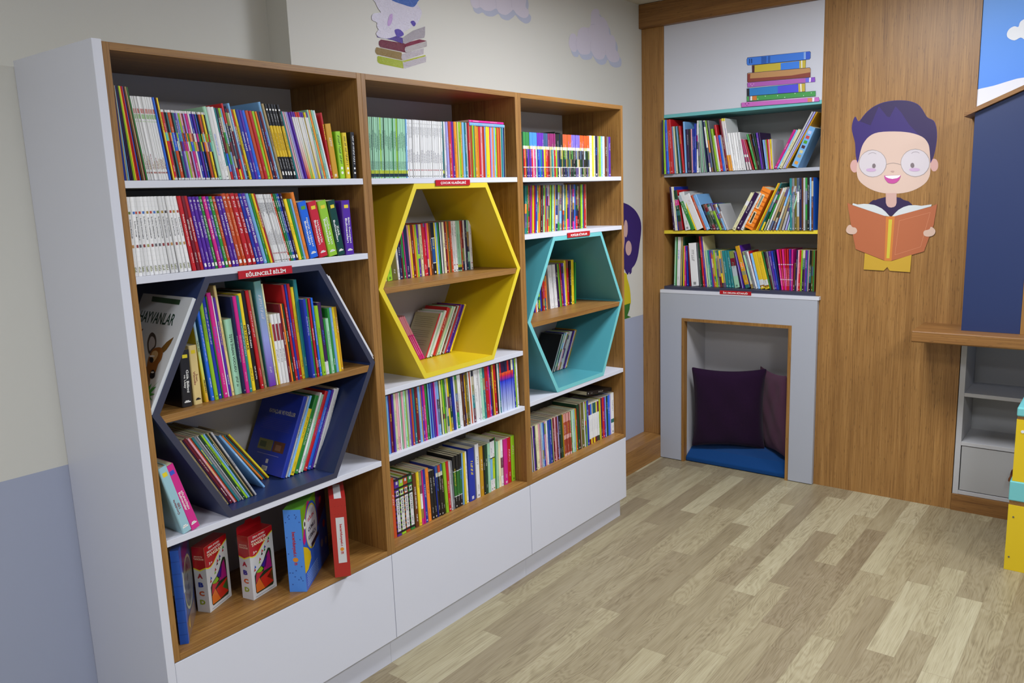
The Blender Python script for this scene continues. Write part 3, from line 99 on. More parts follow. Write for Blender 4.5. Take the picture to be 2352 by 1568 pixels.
WD_Y = wood('bamboo_dark_along_y', 'y', '6a4420', '8d6232', '9f7440')
WD_X = wood('bamboo_dark_along_x', 'x', '74502a', 'a07440', 'b48a50')
M_WHITE = mat('white_laminate', 'd0d2de', .32, bump=(160, .015))
M_BACK = mat('white_back_board', 'b8b6ba', .6)
M_GREY = mat('grey_laminate', 'a8acb8', .45)
M_GREYD = mat('cubby_grey_laminate', 'a2a2a4', .5)
M_NAVY = mat('navy_laminate', '22315c', .38); M_NAVYE = mat('navy_edge_band', '34364a', .45)
M_YEL = mat('yellow_laminate', 'd9bb1c', .36); M_YELE = mat('yellow_edge_band', 'dcc634', .4)
M_TEAL = mat('turquoise_laminate', '4c98a4', .36); M_TEALE = mat('turquoise_edge_band', '70bfc3', .4)
M_RED = mat('red_label_plate', 'b3141f', .35); M_LET = mat('white_lettering', 'f2f2f2', .5)
M_CEIL = mat('ceiling_paint', 'c6c2b4', .9); M_TRIM = mat('grey_trim', 'b4b4b8', .5)
M_LAMP = bpy.data.materials.new('lamp_diffuser'); M_LAMP.use_nodes = True
_b = M_LAMP.node_tree.nodes['Principled BSDF']; _b.inputs['Emission Color'].default_value = (1, .98, .95, 1); _b.inputs['Emission Strength'].default_value = 4
def printed(name, rough=.36, coat=0, bump=.01):
    m = bpy.data.materials.new(name); m.use_nodes = True; nt = m.node_tree; b = nt.nodes['Principled BSDF']
    a = nt.nodes.new('ShaderNodeAttribute'); a.attribute_name = 'Col'; nt.links.new(a.outputs['Color'], b.inputs['Base Color'])
    b.inputs['Roughness'].default_value = rough; b.inputs['Coat Weight'].default_value = coat; b.inputs['Coat Roughness'].default_value = .15
    tc = nt.nodes.new('ShaderNodeTexCoord'); n = nt.nodes.new('ShaderNodeTexNoise'); n.inputs['Scale'].default_value = 60
    nt.links.new(tc.outputs['Object'], n.inputs['Vector'])
    bp = nt.nodes.new('ShaderNodeBump'); bp.inputs['Strength'].default_value = bump * 10; bp.inputs['Distance'].default_value = .001
    nt.links.new(n.outputs['Fac'], bp.inputs['Height']); nt.links.new(bp.outputs['Normal'], b.inputs['Normal'])
    return m
M_PRINT = printed('printed_cover'); M_STICK = printed('printed_sticker', .5); M_FOIL = printed('shiny_wrinkled_sticker', .16, 1, .1)
for _n in M_FOIL.node_tree.nodes:
    if _n.type == 'TEX_NOISE': _n.inputs['Scale'].default_value = 170; _n.inputs['Detail'].default_value = 4
    if _n.type == 'BUMP': _n.inputs['Distance'].default_value = .006
M_SHRINK = printed('shrink_wrapped_print', .3, .35, .03)
def pages():
    m = bpy.data.materials.new('paper_pages'); m.use_nodes = True; nt = m.node_tree; b = nt.nodes['Principled BSDF']
    tc = nt.nodes.new('ShaderNodeTexCoord'); mp = nt.nodes.new('ShaderNodeMapping'); mp.inputs['Scale'].default_value = (900, 3, 3)
    n = nt.nodes.new('ShaderNodeTexNoise'); n.inputs['Scale'].default_value = 1
    nt.links.new(tc.outputs['Object'], mp.inputs[0]); nt.links.new(mp.outputs[0], n.inputs['Vector'])
    nt.links.new(ramp(nt, n.outputs['Fac'], [(.35, 'b8ae8c'), (.6, 'ded6b8')]), b.inputs['Base Color']); b.inputs['Roughness'].default_value = .85
    return m
M_PAGE = pages()
def fabric(name, col, sc=420):
    m = mat(name, col, .95, .15, (sc, .35)); m.node_tree.nodes['Principled BSDF'].inputs['Sheen Weight'].default_value = .08; return m
M_PLUM = fabric('plum_fabric', '220c28'); M_ROSE = fabric('mauve_fabric', '543448'); M_BLUE = fabric('blue_seat_fabric', '0b3c74')
def wallpaint():
    m = bpy.data.materials.new('two_tone_wall_paint'); m.use_nodes = True; nt = m.node_tree; b = nt.nodes['Principled BSDF']
    g = nt.nodes.new('ShaderNodeNewGeometry'); s = nt.nodes.new('ShaderNodeSeparateXYZ'); nt.links.new(g.outputs['Position'], s.inputs[0])
    k = nt.nodes.new('ShaderNodeMath'); k.operation = 'MULTIPLY_ADD'; k.inputs[1].default_value = .0093; nt.links.new(s.outputs['X'], k.inputs[0]); nt.links.new(s.outputs['Z'], k.inputs[2])
    q = nt.nodes.new('ShaderNodeMath'); q.operation = 'GREATER_THAN'; q.inputs[1].default_value = .9025; nt.links.new(k.outputs[0], q.inputs[0])
    x = nt.nodes.new('ShaderNodeMixRGB'); x.inputs[1].default_value = hx('9fa6bd'); x.inputs[2].default_value = hx('cdccc6')
    nt.links.new(q.outputs[0], x.inputs[0]); nt.links.new(x.outputs[0], b.inputs['Base Color']); b.inputs['Roughness'].default_value = .75
    n = nt.nodes.new('ShaderNodeTexNoise'); n.inputs['Scale'].default_value = 220; nt.links.new(g.outputs['Position'], n.inputs['Vector'])
    bp = nt.nodes.new('ShaderNodeBump'); bp.inputs['Strength'].default_value = .12; bp.inputs['Distance'].default_value = .001
    nt.links.new(n.outputs['Fac'], bp.inputs['Height']); nt.links.new(bp.outputs['Normal'], b.inputs['Normal'])
    return m
M_WALL = wallpaint()
def floor_mat():
    m = bpy.data.materials.new('oak_laminate_floor'); m.use_nodes = True; nt = m.node_tree; b = nt.nodes['Principled BSDF']; N = nt.nodes; L = nt.links
    g = N.new('ShaderNodeNewGeometry'); s = N.new('ShaderNodeSeparateXYZ'); L.new(g.outputs['Position'], s.inputs[0])
    def M(op, a, bb=None, c=None):
        n = N.new('ShaderNodeMath'); n.operation = op
        for i, v in enumerate((a, bb, c)):
            if v is None: continue
            if isinstance(v, (int, float)): n.inputs[i].default_value = v
            else: L.new(v, n.inputs[i])
        return n.outputs[0]
    def cmb(x, y, z=0.0):
        n = N.new('ShaderNodeCombineXYZ')
        for i, v in enumerate((x, y, z)):
            if isinstance(v, (int, float)): n.inputs[i].default_value = v
            else: L.new(v, n.inputs[i])
        return n.outputs[0]
    def wn(v):
        n = N.new('ShaderNodeTexWhiteNoise'); n.noise_dimensions = '3D'; L.new(v, n.inputs['Vector']); return n.outputs['Value']
    def nz(v, sc, det=3, dist=0.):
        n = N.new('ShaderNodeTexNoise'); n.inputs['Scale'].default_value = sc; n.inputs['Detail'].default_value = det; n.inputs['Distortion'].default_value = dist; L.new(v, n.inputs['Vector']); return n.outputs['Fac']
    WID, LEN = .0925, .62
    yr = M('DIVIDE', M('ADD', s.outputs['Y'], .0005), WID); row = M('FLOOR', yr); fy = M('SUBTRACT', yr, row)
    xr = M('ADD', M('DIVIDE', s.outputs['X'], LEN), M('MULTIPLY', wn(cmb(row, 3.3)), 7.0)); colm = M('FLOOR', xr); fx = M('SUBTRACT', xr, colm)
    pid = wn(cmb(row, colm, 1.7)); pid2 = wn(cmb(colm, row, 9.1))
    base = ramp(nt, pid, [(0., '91846d'), (.3, '9c9178'), (.6, 'a99f84'), (.82, 'b5ad92'), (1., 'beb79d')])
    off = M('MULTIPLY', pid2, 37.)
    # cathedral figure: contour lines of a stretched noise field
    f1 = nz(cmb(M('ADD', M('MULTIPLY', s.outputs['X'], 2.6), off), M('ADD', M('MULTIPLY', fy, 1.15), off), 0.), 1.0, 2, .35)
    rings = M('SINE', M('MULTIPLY', f1, 95.))
    amp = M('MULTIPLY', M('GREATER_THAN', pid2, .42), .55)
    fine = nz(cmb(M('MULTIPLY', s.outputs['X'], 9.), M('MULTIPLY', s.outputs['Y'], 330.), off), 1.0, 4, .4)
    broad = nz(cmb(M('ADD', M('MULTIPLY', s.outputs['X'], 3.), off), M('MULTIPLY', s.outputs['Y'], 26.), off), 1.0, 3, 1.)
    v = M('ADD', M('MULTIPLY', M('SUBTRACT', fine, .5), 1.0), M('MULTIPLY', M('SUBTRACT', broad, .5), .6))
    v = M('ADD', v, M('MULTIPLY', M('MULTIPLY', rings, amp), .17))
    fac = M('ADD', .5, M('MULTIPLY', v, .9))
    tone = ramp(nt, fac, [(.2, 'ada394'), (.5, 'e6e2d8'), (.85, 'ffffff')])
    x = N.new('ShaderNodeMixRGB'); x.blend_type = 'MULTIPLY'; x.inputs[0].default_value = .85; L.new(base, x.inputs[1]); L.new(tone, x.inputs[2])
    ed = M('MINIMUM', M('MINIMUM', fy, M('SUBTRACT', 1., fy)), M('MULTIPLY', M('MINIMUM', fx, M('SUBTRACT', 1., fx)), 7.))
    eg = M('LESS_THAN', ed, .012)
    y = N.new('ShaderNodeMixRGB'); L.new(M('MULTIPLY', eg, .45), y.inputs[0]); L.new(x.outputs[0], y.inputs[1]); y.inputs[2].default_value = hx('7a6c55')
    L.new(y.outputs[0], b.inputs['Base Color']); b.inputs['Roughness'].default_value = .42; b.inputs['Specular IOR Level'].default_value = .4
    bp = N.new('ShaderNodeBump'); bp.inputs['Strength'].default_value = .08; bp.inputs['Distance'].default_value = .002; L.new(fac, bp.inputs['Height']); L.new(bp.outputs['Normal'], b.inputs['Normal'])
    return m
M_FLOOR = floor_mat()
def sky_mat():
    m = bpy.data.materials.new('sky_mural_print'); m.use_nodes = True; nt = m.node_tree; b = nt.nodes['Principled BSDF']
    g = nt.nodes.new('ShaderNodeTexCoord'); s = nt.nodes.new('ShaderNodeSeparateXYZ'); nt.links.new(g.outputs['Object'], s.inputs[0])
    mr = nt.nodes.new('ShaderNodeMapRange'); mr.inputs['From Min'].default_value = 1.9; mr.inputs['From Max'].default_value = 2.6; nt.links.new(s.outputs['Z'], mr.inputs['Value'])
    nt.links.new(ramp(nt, mr.outputs[0], [(0., '4f8cf0'), (.45, '5a9af6'), (1., '7db4fa')]), b.inputs['Base Color']); b.inputs['Roughness'].default_value = .5
    return m
M_SKY = sky_mat()
class MB:
    """collects faces; per-corner colours optional"""
    def __init__(s): s.v = []; s.f = []; s.c = []; s.mi = []
    def face(s, pts, col=None, mi=0):
        n = len(s.v); s.v += [tuple(p) for p in pts]; s.f.append(tuple(range(n, n + len(pts)))); s.c.append(col); s.mi.append(mi)
    def box(s, a, b, col=None, mi=0):
        x0, y0, z0 = a; x1, y1, z1 = b; n = len(s.v)
        s.v += [(x0, y0, z0), (x1, y0, z0), (x1, y1, z0), (x0, y1, z0), (x0, y0, z1), (x1, y0, z1), (x1, y1, z1), (x0, y1, z1)]
        for q in ((0, 3, 2, 1), (4, 5, 6, 7), (0, 1, 5, 4), (1, 2, 6, 5), (2, 3, 7, 6), (3, 0, 4, 7)):
            s.f.append(tuple(n + i for i in q)); s.c.append(col); s.mi.append(mi)
        return s
    def prism(s, poly, axis, a, b, col=None, mi=0):
        """poly in the plane across the axis: axis 'y' -> (x,z); axis 'x' -> (y,z); axis 'z' -> (x,y)"""
        def P(p, t): return {'y': (p[0], t, p[1]), 'x': (t, p[0], p[1]), 'z': (p[0], p[1], t)}[axis]
        n = len(poly); k = len(s.v); s.v += [P(p, a) for p in poly] + [P(p, b) for p in poly]
        s.f.append(tuple(k + i for i in range(n))); s.f.append(tuple(k + n + i for i in reversed(range(n))))
        for i in range(n): j = (i + 1) % n; s.f.append((k + i, k + n + i, k + n + j, k + j))
        s.c += [col] * (n + 2); s.mi += [mi] * (n + 2)
        return s
    def mesh(s, name, mats, bevel=0):
        me = bpy.data.meshes.new(name); me.from_pydata(s.v, [], s.f)
        for m in (mats if isinstance(mats, (list, tuple)) else [mats]): me.materials.append(m)
        if any(s.mi): me.polygons.foreach_set('material_index', s.mi)
        if any(c is not None for c in s.c):
            at = me.color_attributes.new('Col', 'FLOAT_COLOR', 'CORNER'); buf = []
            for f, c in zip(s.f, s.c):
                if c is None: c = (.5, .5, .5, 1)
                if isinstance(c[0], (tuple, list)):
                    for q in c: buf += q
                else: buf += list(c) * len(f)
            at.data.foreach_set('color', buf)
        me.update(); return me
def link(name, data, parent=None, loc=(0, 0, 0), rot=(0, 0, 0)):
    o = bpy.data.objects.new(name, data); C.objects.link(o); o.parent = parent; o.location = loc; o.rotation_euler = rot; return o
def fixn(me):
    import bmesh
    b = bmesh.new(); b.from_mesh(me); bmesh.ops.recalc_face_normals(b, faces=b.faces); b.to_mesh(me); b.free()
def obj(name, mb, mats, parent=None, bevel=0, rec=True, **k):
    me = mb.mesh(name, mats)
    if rec: fixn(me)
    o = link(name, me, parent, **k)
    if bevel:
        m = o.modifiers.new('bevel', 'BEVEL'); m.width = bevel; m.segments = 2; m.limit_method = 'ANGLE'
    return o
def tag(o, label=None, cat=None, group=None, kind=None):
    if label: o['label'] = label
    if cat: o['category'] = cat
    if group: o['group'] = group
    if kind: o['kind'] = kind
    return o
def empty(name, loc=(0, 0, 0), rot=(0, 0, 0)): return link(name, None, None, loc, rot)
def B(a, b): return MB().box(a, b)
def struct(name, mb, m): return tag(obj(name, mb, m), kind='structure')
# text outlines -> flat triangles, cached; unit height
_tx = {}
def text_faces(s, bold=.012):
    if (s, bold) in _tx: return _tx[(s, bold)]
    cu = bpy.data.curves.new('t', 'FONT'); cu.body = s; cu.size = 1; cu.align_x = 'CENTER'; cu.align_y = 'CENTER'; cu.offset = bold; cu.resolution_u = 2; cu.space_line = .8
    o = bpy.data.objects.new('t', cu); C.objects.link(o); bpy.context.view_layer.update()
    me = o.evaluated_get(bpy.context.evaluated_depsgraph_get()).to_mesh()
    vs = [(v.co.x, v.co.y) for v in me.vertices]; fs = [tuple(p.vertices) for p in me.polygons]
    o.to_mesh_clear(); bpy.data.objects.remove(o); bpy.data.curves.remove(cu)
    if vs:
        xs = [v[0] for v in vs]; ys = [v[1] for v in vs]; cx = (max(xs) + min(xs)) / 2; cy = (max(ys) + min(ys)) / 2
        vs = [(a - cx, b - cy) for a, b in vs]; W, H = max(xs) - min(xs), max(ys) - min(ys)
    else: W = H = 1
    _tx[(s, bold)] = (vs, fs, W, H); return _tx[(s, bold)]
def put_text(mb, s, org, U, V, w, h, col, bold=.012, fit=True):
    """write s centred on org, reading along U with up V, fitted into w x h"""
    vs, fs, W, H = text_faces(s, bold)
    k = min(w / W, h / H); kx = k if not fit else w / W if w / W < k * 1.5 else k * 1.5; ky = h / H if h / H < k * 1.5 else k * 1.5
    org, U, V = Vector(org), Vector(U), Vector(V); n = len(mb.v)
    mb.v += [tuple(org + U * (a * kx) + V * (b * ky)) for a, b in vs]
    for f in fs: mb.f.append(tuple(n + i for i in f)); mb.c.append(col); mb.mi.append(0)
def smooth(p, n=3):
    out = []; m = len(p)
    for i in range(m):
        a, b, c, d = p[i - 1], p[i], p[(i + 1) % m], p[(i + 2) % m]
        for k in range(n):
            t = k / n; t2 = t * t; t3 = t2 * t
            out.append(tuple(.5 * (2 * b[j] + (c[j] - a[j]) * t + (2 * a[j] - 5 * b[j] + 4 * c[j] - d[j]) * t2 + (3 * b[j] - a[j] - 3 * c[j] + d[j]) * t3) for j in (0, 1)))
    return out
def tri(poly):
    from mathutils.geometry import tessellate_polygon
    return tessellate_polygon([[Vector((p[0], p[1], 0)) for p in poly]])
def art_faces(mb, data, place, step=.00018, z0=.0004):
    """flat print layers; place(u_mm, v_mm, lift) -> point"""
    for k, it in enumerate(data.split(';')):
        kind, col, nums = it.split(' '); q = [float(t) for t in nums.split(',')]; pts = list(zip(q[::2], q[1::2])); c = hx(col); z = z0 + k * step
        if kind[0] == 'a':
            hw = float(kind[1:]) * .35
            for a, b in zip(pts, pts[1:]):
                dx, dy = b[0] - a[0], b[1] - a[1]; l = math.hypot(dx, dy) or 1; nx, ny = -dy / l * hw, dx / l * hw
                mb.face([place(a[0] + nx, a[1] + ny, z), place(b[0] + nx, b[1] + ny, z), place(b[0] - nx, b[1] - ny, z), place(a[0] - nx, a[1] - ny, z)], c)
            continue
        if kind == 's': pts = smooth(pts)
        n = len(mb.v); mb.v += [tuple(place(a, b, z)) for a, b in pts]
        for f in tri(pts): mb.f.append(tuple(n + i for i in f)); mb.c.append(c); mb.mi.append(0)
# ------------------------------------------------------------------ the room
D = .4223; X2 = 3.3525; CEIL = 2.645
struct('floor', B((-2.6, -4.6, -.06), (3.75, .66, 0)), M_FLOOR)
struct('ceiling', B((-2.6, -4.6, CEIL), (3.75, .66, CEIL + .06)), M_CEIL)
struct('wall_back', MB().prism([(-2.6, 0), (3.75, 0), (3.75, CEIL), (.872, CEIL), (.872, 1.99), (-2.6, 1.99)], 'y', D, .56), M_WALL)
struct('wall_recess', B((-2.6, .535, 1.99), (.872, .66, CEIL)), M_WALL)
struct('wall_left', B((-2.7, -4.6, 0), (-2.6, .66, CEIL)), M_WALL)
struct('wall_front', B((-2.7, -4.7, 0), (3.75, -4.6, CEIL)), M_WALL)
struct('wall_right', B((3.66, -4.6, 0), (3.75, .4223, CEIL)), M_WALL)
struct('trim_1', MB().box((2.402, .2935, 0), (X2, D - .001, .1363)), WD_X)
struct('trim_2', MB().box((X2, -1.295, 0), (3.64, -.6215, CEIL - .001)), WD_V)
struct('trim_3', MB().box((3.322, -.62, 2.5146), (3.50, D - .001, CEIL - .003)), WD_Y)
for i, (x, y, e) in enumerate(LAMPS):
    t = empty('ceiling_lamp', (x, y, CEIL)); tag(t, 'square white ceiling light panel, ' + ('nearest the room corner', 'in front of the play house', 'behind the camera', 'left of the bookcases')[i], 'lamp')
    m = MB()
    for a, b in (((-.3, -.3, -.03), (.3, -.27, -.001)), ((-.3, .27, -.03), (.3, .3, -.001)), ((-.3, -.27, -.03), (-.27, .27, -.001)), ((.27, -.27, -.03), (.3, .27, -.001))): m.box(a, b)
    obj('lamp_frame', m, M_WHITE, t); obj('diffuser', B((-.27, -.27, -.02), (.27, .27, -.012)), M_LAMP, t)
# ------------------------------------------------------------------ the three bookcases
T = .018
HEX = [(.0185, .205, .590, .7815, .757, 1.4295, 1.0875, M_NAVY, M_NAVYE, 'navy'),
       (.0185, .208, .594, .7815, .992, 1.6625, 1.329, M_YEL, M_YELE, 'yellow'),
       (.0185, .2165, .5985, .7815, .768, 1.4355, 1.0965, M_TEAL, M_TEALE, 'turquoise')]
SHELF = [((1.681, M_WHITE), (1.448, M_WHITE), (.757, M_WHITE)), ((1.681, M_WHITE), (.992, M_WHITE), (.762, M_WHITE)), ((1.680, M_WHITE), (1.454, M_WHITE), (.768, M_WHITE))]
LAB = [(.303, .4815, 1.4135, 1.4355, 'EĞLENCELİ BİLİM'), (1.1116, 1.292, 1.654, 1.6740, 'ÇOCUK KLASİKLERİ'), (1.918, 2.0945, 1.4255, 1.446, 'POPÜLER KİTAPLAR')]
BL = ['bamboo bookcase with the dark navy hexagon niche, leftmost of the three joined bookcases',
      'middle bamboo bookcase of the three, holding the yellow hexagon niche',
      'bamboo bookcase with the turquoise hexagon niche, rightmost of the three joined bookcases']
def shelf_sign(parent, x0, x1, z0, z1, txt, ox=0):
    s = obj('shelf_sign', B((x0 - ox, -.0045, z0), (x1 - ox, -.0015, z1)), M_RED, parent)
    m = MB(); put_text(m, txt, ((x0 + x1) / 2 - ox, -.005, (z0 + z1) / 2), (1, 0, 0), (0, 0, 1), (x1 - x0) * .74, (z1 - z0) * .62, hx('f2f2f2'), .02)
    s['label'] = 'small red sign lettered in white'; obj('lettering', m, M_STICK, s, rec=False)
for k in range(3):
    x0 = .8 * k; t = tag(empty('bookcase', (x0, 0, 0)), BL[k], 'bookcase', 'three joined bamboo bookcases along the wall')
    for a in (0, .782): obj('side_panel', B((a + .0002, 0, .4175), (a + T - .0002, .41, 2.0)), W_V, t, .0008)
    obj('top_panel', B((T, 0, 2.0 - T), (.782, .41, 2.0)), W_X, t, .0008)
    obj('bottom_panel', B((T, 0, .4175), (.782, .41, .4355)), W_X, t, .0008)
    obj('back_panel', B((T, .3245, .4355), (.782, .331, 1.982)), M_BACK, t)
    for z, m in SHELF[k]: obj('shelf', B((T, .0005, z - T), (.782, .3243, z)), m, t, .0007)
    xl, xa, xb, xr, zb, zt, zc, mi, me, cn = HEX[k]; zm = (zb + zt) / 2
    o = [(xl, zm), (xa, zt), (xb, zt), (xr, zm), (xb, zb), (xa, zb)]
    cx, cz = (xl + xr) / 2, zm
    th = .0175; sl = math.hypot(xa - xl, zt - zm); dxv = th * sl / (zt - zm); dxt = th * (sl - (xa - xl)) / (zt - zm) * 1.0
    inn = [(xl + dxv, zm), (xa + dxt, zt - th), (xb - dxt, zt - th), (xr - dxv, zm), (xb - dxt, zb + th), (xa + dxt, zb + th)]
    m = MB(); n = 6; ya, yb = -.0005, .3243
    m.v = [(a, ya, b) for a, b in o] + [(a, ya, b) for a, b in inn] + [(a, yb, b) for a, b in o] + [(a, yb, b) for a, b in inn]
    for i in range(n):
        j = (i + 1) % n
        for q, mm in (((i, j, j + 6, i + 6), 1), ((i + 12, i + 18, j + 18, j + 12), 0), ((i, i + 12, j + 12, j), 0), ((i + 6, j + 6, j + 18, i + 18), 0)): m.f.append(q); m.c.append(None); m.mi.append(mm)
    hxo = obj('hexagon_niche', m, [mi, me], t); hxo['label'] = cn + ' hexagonal niche'
    a = (xa - xl) / (zt - zm) * .02
    obj('niche_shelf', MB().prism([(inn[0][0] + .001 + abs(zc - zm) * .55, zc), (inn[3][0] - .001 - abs(zc - zm) * .55, zc), (inn[3][0] - a - .001, zc - .02), (inn[0][0] + a + .001, zc - .02)], 'y', .0008, .3242), W_X, hxo, .0006)
    obj('base_cabinet', MB().box((.0005, .0195, .106), (.7995, .41, .4173)), M_WHITE, t)
    obj('drawer_front', B((.0012, 0, .107), (.7988, .0185, .4150)), M_WHITE, t, .0012)
    obj('plinth', B((.0 if k else .001, .036, 0), (.7965 if k == 2 else .7992, .41, .1058)), M_WHITE, t)
    shelf_sign(t, *LAB[k], ox=x0)
tag(obj('end_panel', B((-.0235, -.003, 0), (-.0003, .4215, 2.004)), M_WHITE, bevel=.001), 'tall white end panel closing off the left side of the bookcases', 'panel')
# ------------------------------------------------------------------ built-in bookcase and reading nook on the right wall
t = tag(empty('built_in_bookcase', (X2, -.16, 1.05)), 'built-in bookcase with turquoise, grey and yellow shelves above the reading nook', 'bookcase')
def P(name, a, b, m, bev=.0008, par=None):
    q = par or t; o = obj(name, B(tuple(a[i] - q.location[i] for i in range(3)), tuple(b[i] - q.location[i] for i in range(3))), m, q, bev); return o
P('post', (X2, .2803, .1366), (3.655, D - .0015, 2.5143), WD_V)
P('side_panel', (X2 + .001, -.6205, 1.0345), (3.655, -.6025, 2.5143), WD_V)
fp = P('upper_panel', (X2 + .002, -.6023, 2.0315), (X2 + .02, .2800, 2.5143), M_WHITE)
P('back_panel', (3.6445, -.6023, 1.0345), (3.655, .2800, 2.0125), M_GREYD)
for z, m, n in ((2.0312, M_TEALE, 'turquoise shelf'), (1.70, M_GREY, 'grey shelf'), (1.377, M_YELE, 'yellow shelf'), (1.051, M_NAVYE, 'dark navy shelf')):
    o = P('shelf', (X2 + .0005, -.6022, z - .0185), (3.6443, .2799, z), m); o['label'] = n
o = MB(); art_faces(o, STACK, lambda u, v, z: (X2 + .002 - t.location[0] - z, -u / 1e3 - t.location[1], v / 1e3 - t.location[2]))
obj('book_stack_print', o, M_STICK, fp, rec=False)['label'] = 'printed picture of seven stacked books'
t = tag(empty('reading_nook', (X2, -.16, 0)), 'grey reading nook with an arched-free square opening under the built-in shelves'.replace('an arched-free ', 'a '), 'nook')
XG = 3.3267; GX = t.location
m = MB()
for a, b in (((XG, .1530, .004), (X2 - .001, .2925, 1.0145)), ((XG, -.6210, .004), (X2 - .001, -.4902, 1.0145)), ((XG, -.4902, .8716), (X2 - .001, .1530, 1.0145))): m.box(tuple(a[i] - GX[i] for i in range(3)), tuple(b[i] - GX[i] for i in range(3)))
obj('front_panel', m, M_GREY, t)
P('ledge', (XG - .002, -.6290, 1.0148), (X2 + .001, .2925, 1.0330), M_WHITE, par=t)
m = MB(); w = .017
for a, b in (((XG - .003, .1528 - w, 0), (X2 + .01, .1528, .8714)), ((XG - .003, -.4900, 0), (X2 + .01, -.4900 + w, .8714)), ((XG - .003, -.4900 + w, .8714 - w), (X2 + .01, .1528 - w, .8714))): m.box(tuple(a[i] - GX[i] for i in range(3)), tuple(b[i] - GX[i] for i in range(3)))
obj('opening_frame', m, W_V, t)
m = MB()
for a, b in (((X2 + .0105, .1360, 0), (3.625, .1528, .89)), ((X2 + .0105, -.49, 0), (3.625, -.4732, .89)), ((3.612, -.4732, 0), (3.625, .1360, .89)), ((X2 + .0105, -.49, .875), (3.625, .1528, .89))): m.box(tuple(a[i] - GX[i] for i in range(3)), tuple(b[i] - GX[i] for i in range(3)))
obj('interior_lining', m, M_BACK, t)
s = P('shelf_sign', (XG - .0045, -.2640, 1.0240), (XG - .0023, -.0815, 1.0445), M_RED, 0, par=t); s['label'] = 'small red sign lettered in white'
m = MB(); put_text(m, 'İLK OKUMA KİTAPLIĞI', (XG - .0050 - GX[0], -.1728 - GX[1], 1.0343), (0, -1, 0), (0, 0, 1), .142, .0122, hx('f2f2f2'), .02); obj('lettering', m, M_STICK, s, rec=False)
def cushion(name, w, h, d, m, loc, rot, label, cat, sag=.05, seed=1):
    rnd = random.Random(seed); n = 22; vs = []; fs = []
    for side in (-1, 1):
        for i in range(n + 1):
            for j in range(n + 1):
                u, v = i / n * 2 - 1, j / n * 2 - 1
                e = (max(0, 1 - abs(u) ** 2.6) * max(0, 1 - abs(v) ** 2.6)) ** .42
                pin = 1 - sag * (1 - abs(u) ** 2) * abs(v) ** 3; pin2 = 1 - sag * (1 - abs(v) ** 2) * abs(u) ** 3
                wr = .006 * math.sin(u * 7 + seed) * math.sin(v * 6 - seed) * e
                vs.append((u * w / 2 * pin2, side * (d / 2 * e + wr + .0012), (v * pin + 1) * h / 2))
    for side in (0, 1):
        o = side * (n + 1) ** 2
        for i in range(n):
            for j in range(n):
                q = [o + i * (n + 1) + j, o + (i + 1) * (n + 1) + j, o + (i + 1) * (n + 1) + j + 1, o + i * (n + 1) + j + 1]; fs.append(tuple(q if side else q[::-1]))
    K = (n + 1) ** 2; ring = [i * (n + 1) for i in range(n + 1)] + [n * (n + 1) + j for j in range(1, n + 1)] + [i * (n + 1) + n for i in range(n - 1, -1, -1)] + [j for j in range(n - 1, 0, -1)]
    for a, b in zip(ring, ring[1:] + ring[:1]): fs.append((a, b, K + b, K + a))
    me = bpy.data.meshes.new(name); me.from_pydata(vs, [], fs); me.materials.append(m); fixn(me); me.polygons.foreach_set('use_smooth', [True] * len(fs))
    o = link(name, me, None, loc, rot); o.modifiers.new('sub', 'SUBSURF').levels = 1; o.modifiers['sub'].render_levels = 1
    return tag(o, label, cat)
pad = obj('seat_pad', MB().prism([(X2 - .008, .002), (3.611, .002), (3.611, .094), (3.50, .086), (3.42, .068), (3.375, .045), (X2 - .008, .028)], 'y', -.4715, .1345), M_BLUE, bevel=.006); tag(pad, 'blue seat pad on the floor inside the reading nook', 'cushion')
cushion('cushion', .425, .505, .11, M_PLUM, (3.468, -.080, .082), (R(-6), 0, R(112)), 'large dark plum cushion leaning at the back of the reading nook', 'cushion', .09, 2)
cushion('cushion', .29, .50, .07, M_ROSE, (3.505, -.362, .082), (R(-4), 0, R(50)), 'mauve cushion partly hidden behind the plum one in the nook', 'cushion', .07, 5)
# ------------------------------------------------------------------ play house, counter, cubby
o = obj('sky_mural', B((3.36, -4.55, .9), (3.655, -1.2965, CEIL - .002)), M_SKY); tag(o, 'blue sky mural with clouds above the play house', 'mural')
m = MB(); art_faces(m, HILL, lambda u, v, z: (3.36 - z, -u / 1e3, v / 1e3)); art_faces(m, CL3, lambda u, v, z: (3.3585 - z, -u / 1e3, v / 1e3)); obj('cloud_print', m, M_STICK, o, rec=False)
t = tag(empty('cubby_cabinet', (X2, -1.2985, 0)), 'grey open cubby cabinet with a closed door under the counter', 'cabinet'); GX = t.location
def Q(name, a, b, mm, bev=.0008, par=None): return obj(name, B(tuple(a[i] - GX[i] for i in range(3)), tuple(b[i] - GX[i] for i in range(3))), mm, par or t, bev)
Q('side_panel', (X2, -1.323, .084), (3.64, -1.2985, .8745), M_TRIM); Q('side_panel', (X2, -2.2, .084), (3.64, -2.182, .8745), M_TRIM)
Q('back_panel', (3.62, -2.18, .10), (3.64, -1.3235, .8745), M_GREYD)
for z in (.598, .353, .1035): Q('shelf', (X2, -2.181, z - .0185), (3.619, -1.3232, z), M_TRIM)
dr = Q('door', (X2 + .003, -1.775, .107), (X2 + .02, -1.327, .331), M_GREYD); Q('door', (X2 + .003, -2.179, .107), (X2 + .02, -1.779, .331), M_GREYD)
Q('plinth', (X2 - .008, -2.2, 0), (3.64, -1.2966, .0835), WD_Y)
k = MB(); prof = [(.0, .016), (.012, .0155), (.022, .011), (.034, .009), (.046, .0075), (.056, .005), (.062, .0)]
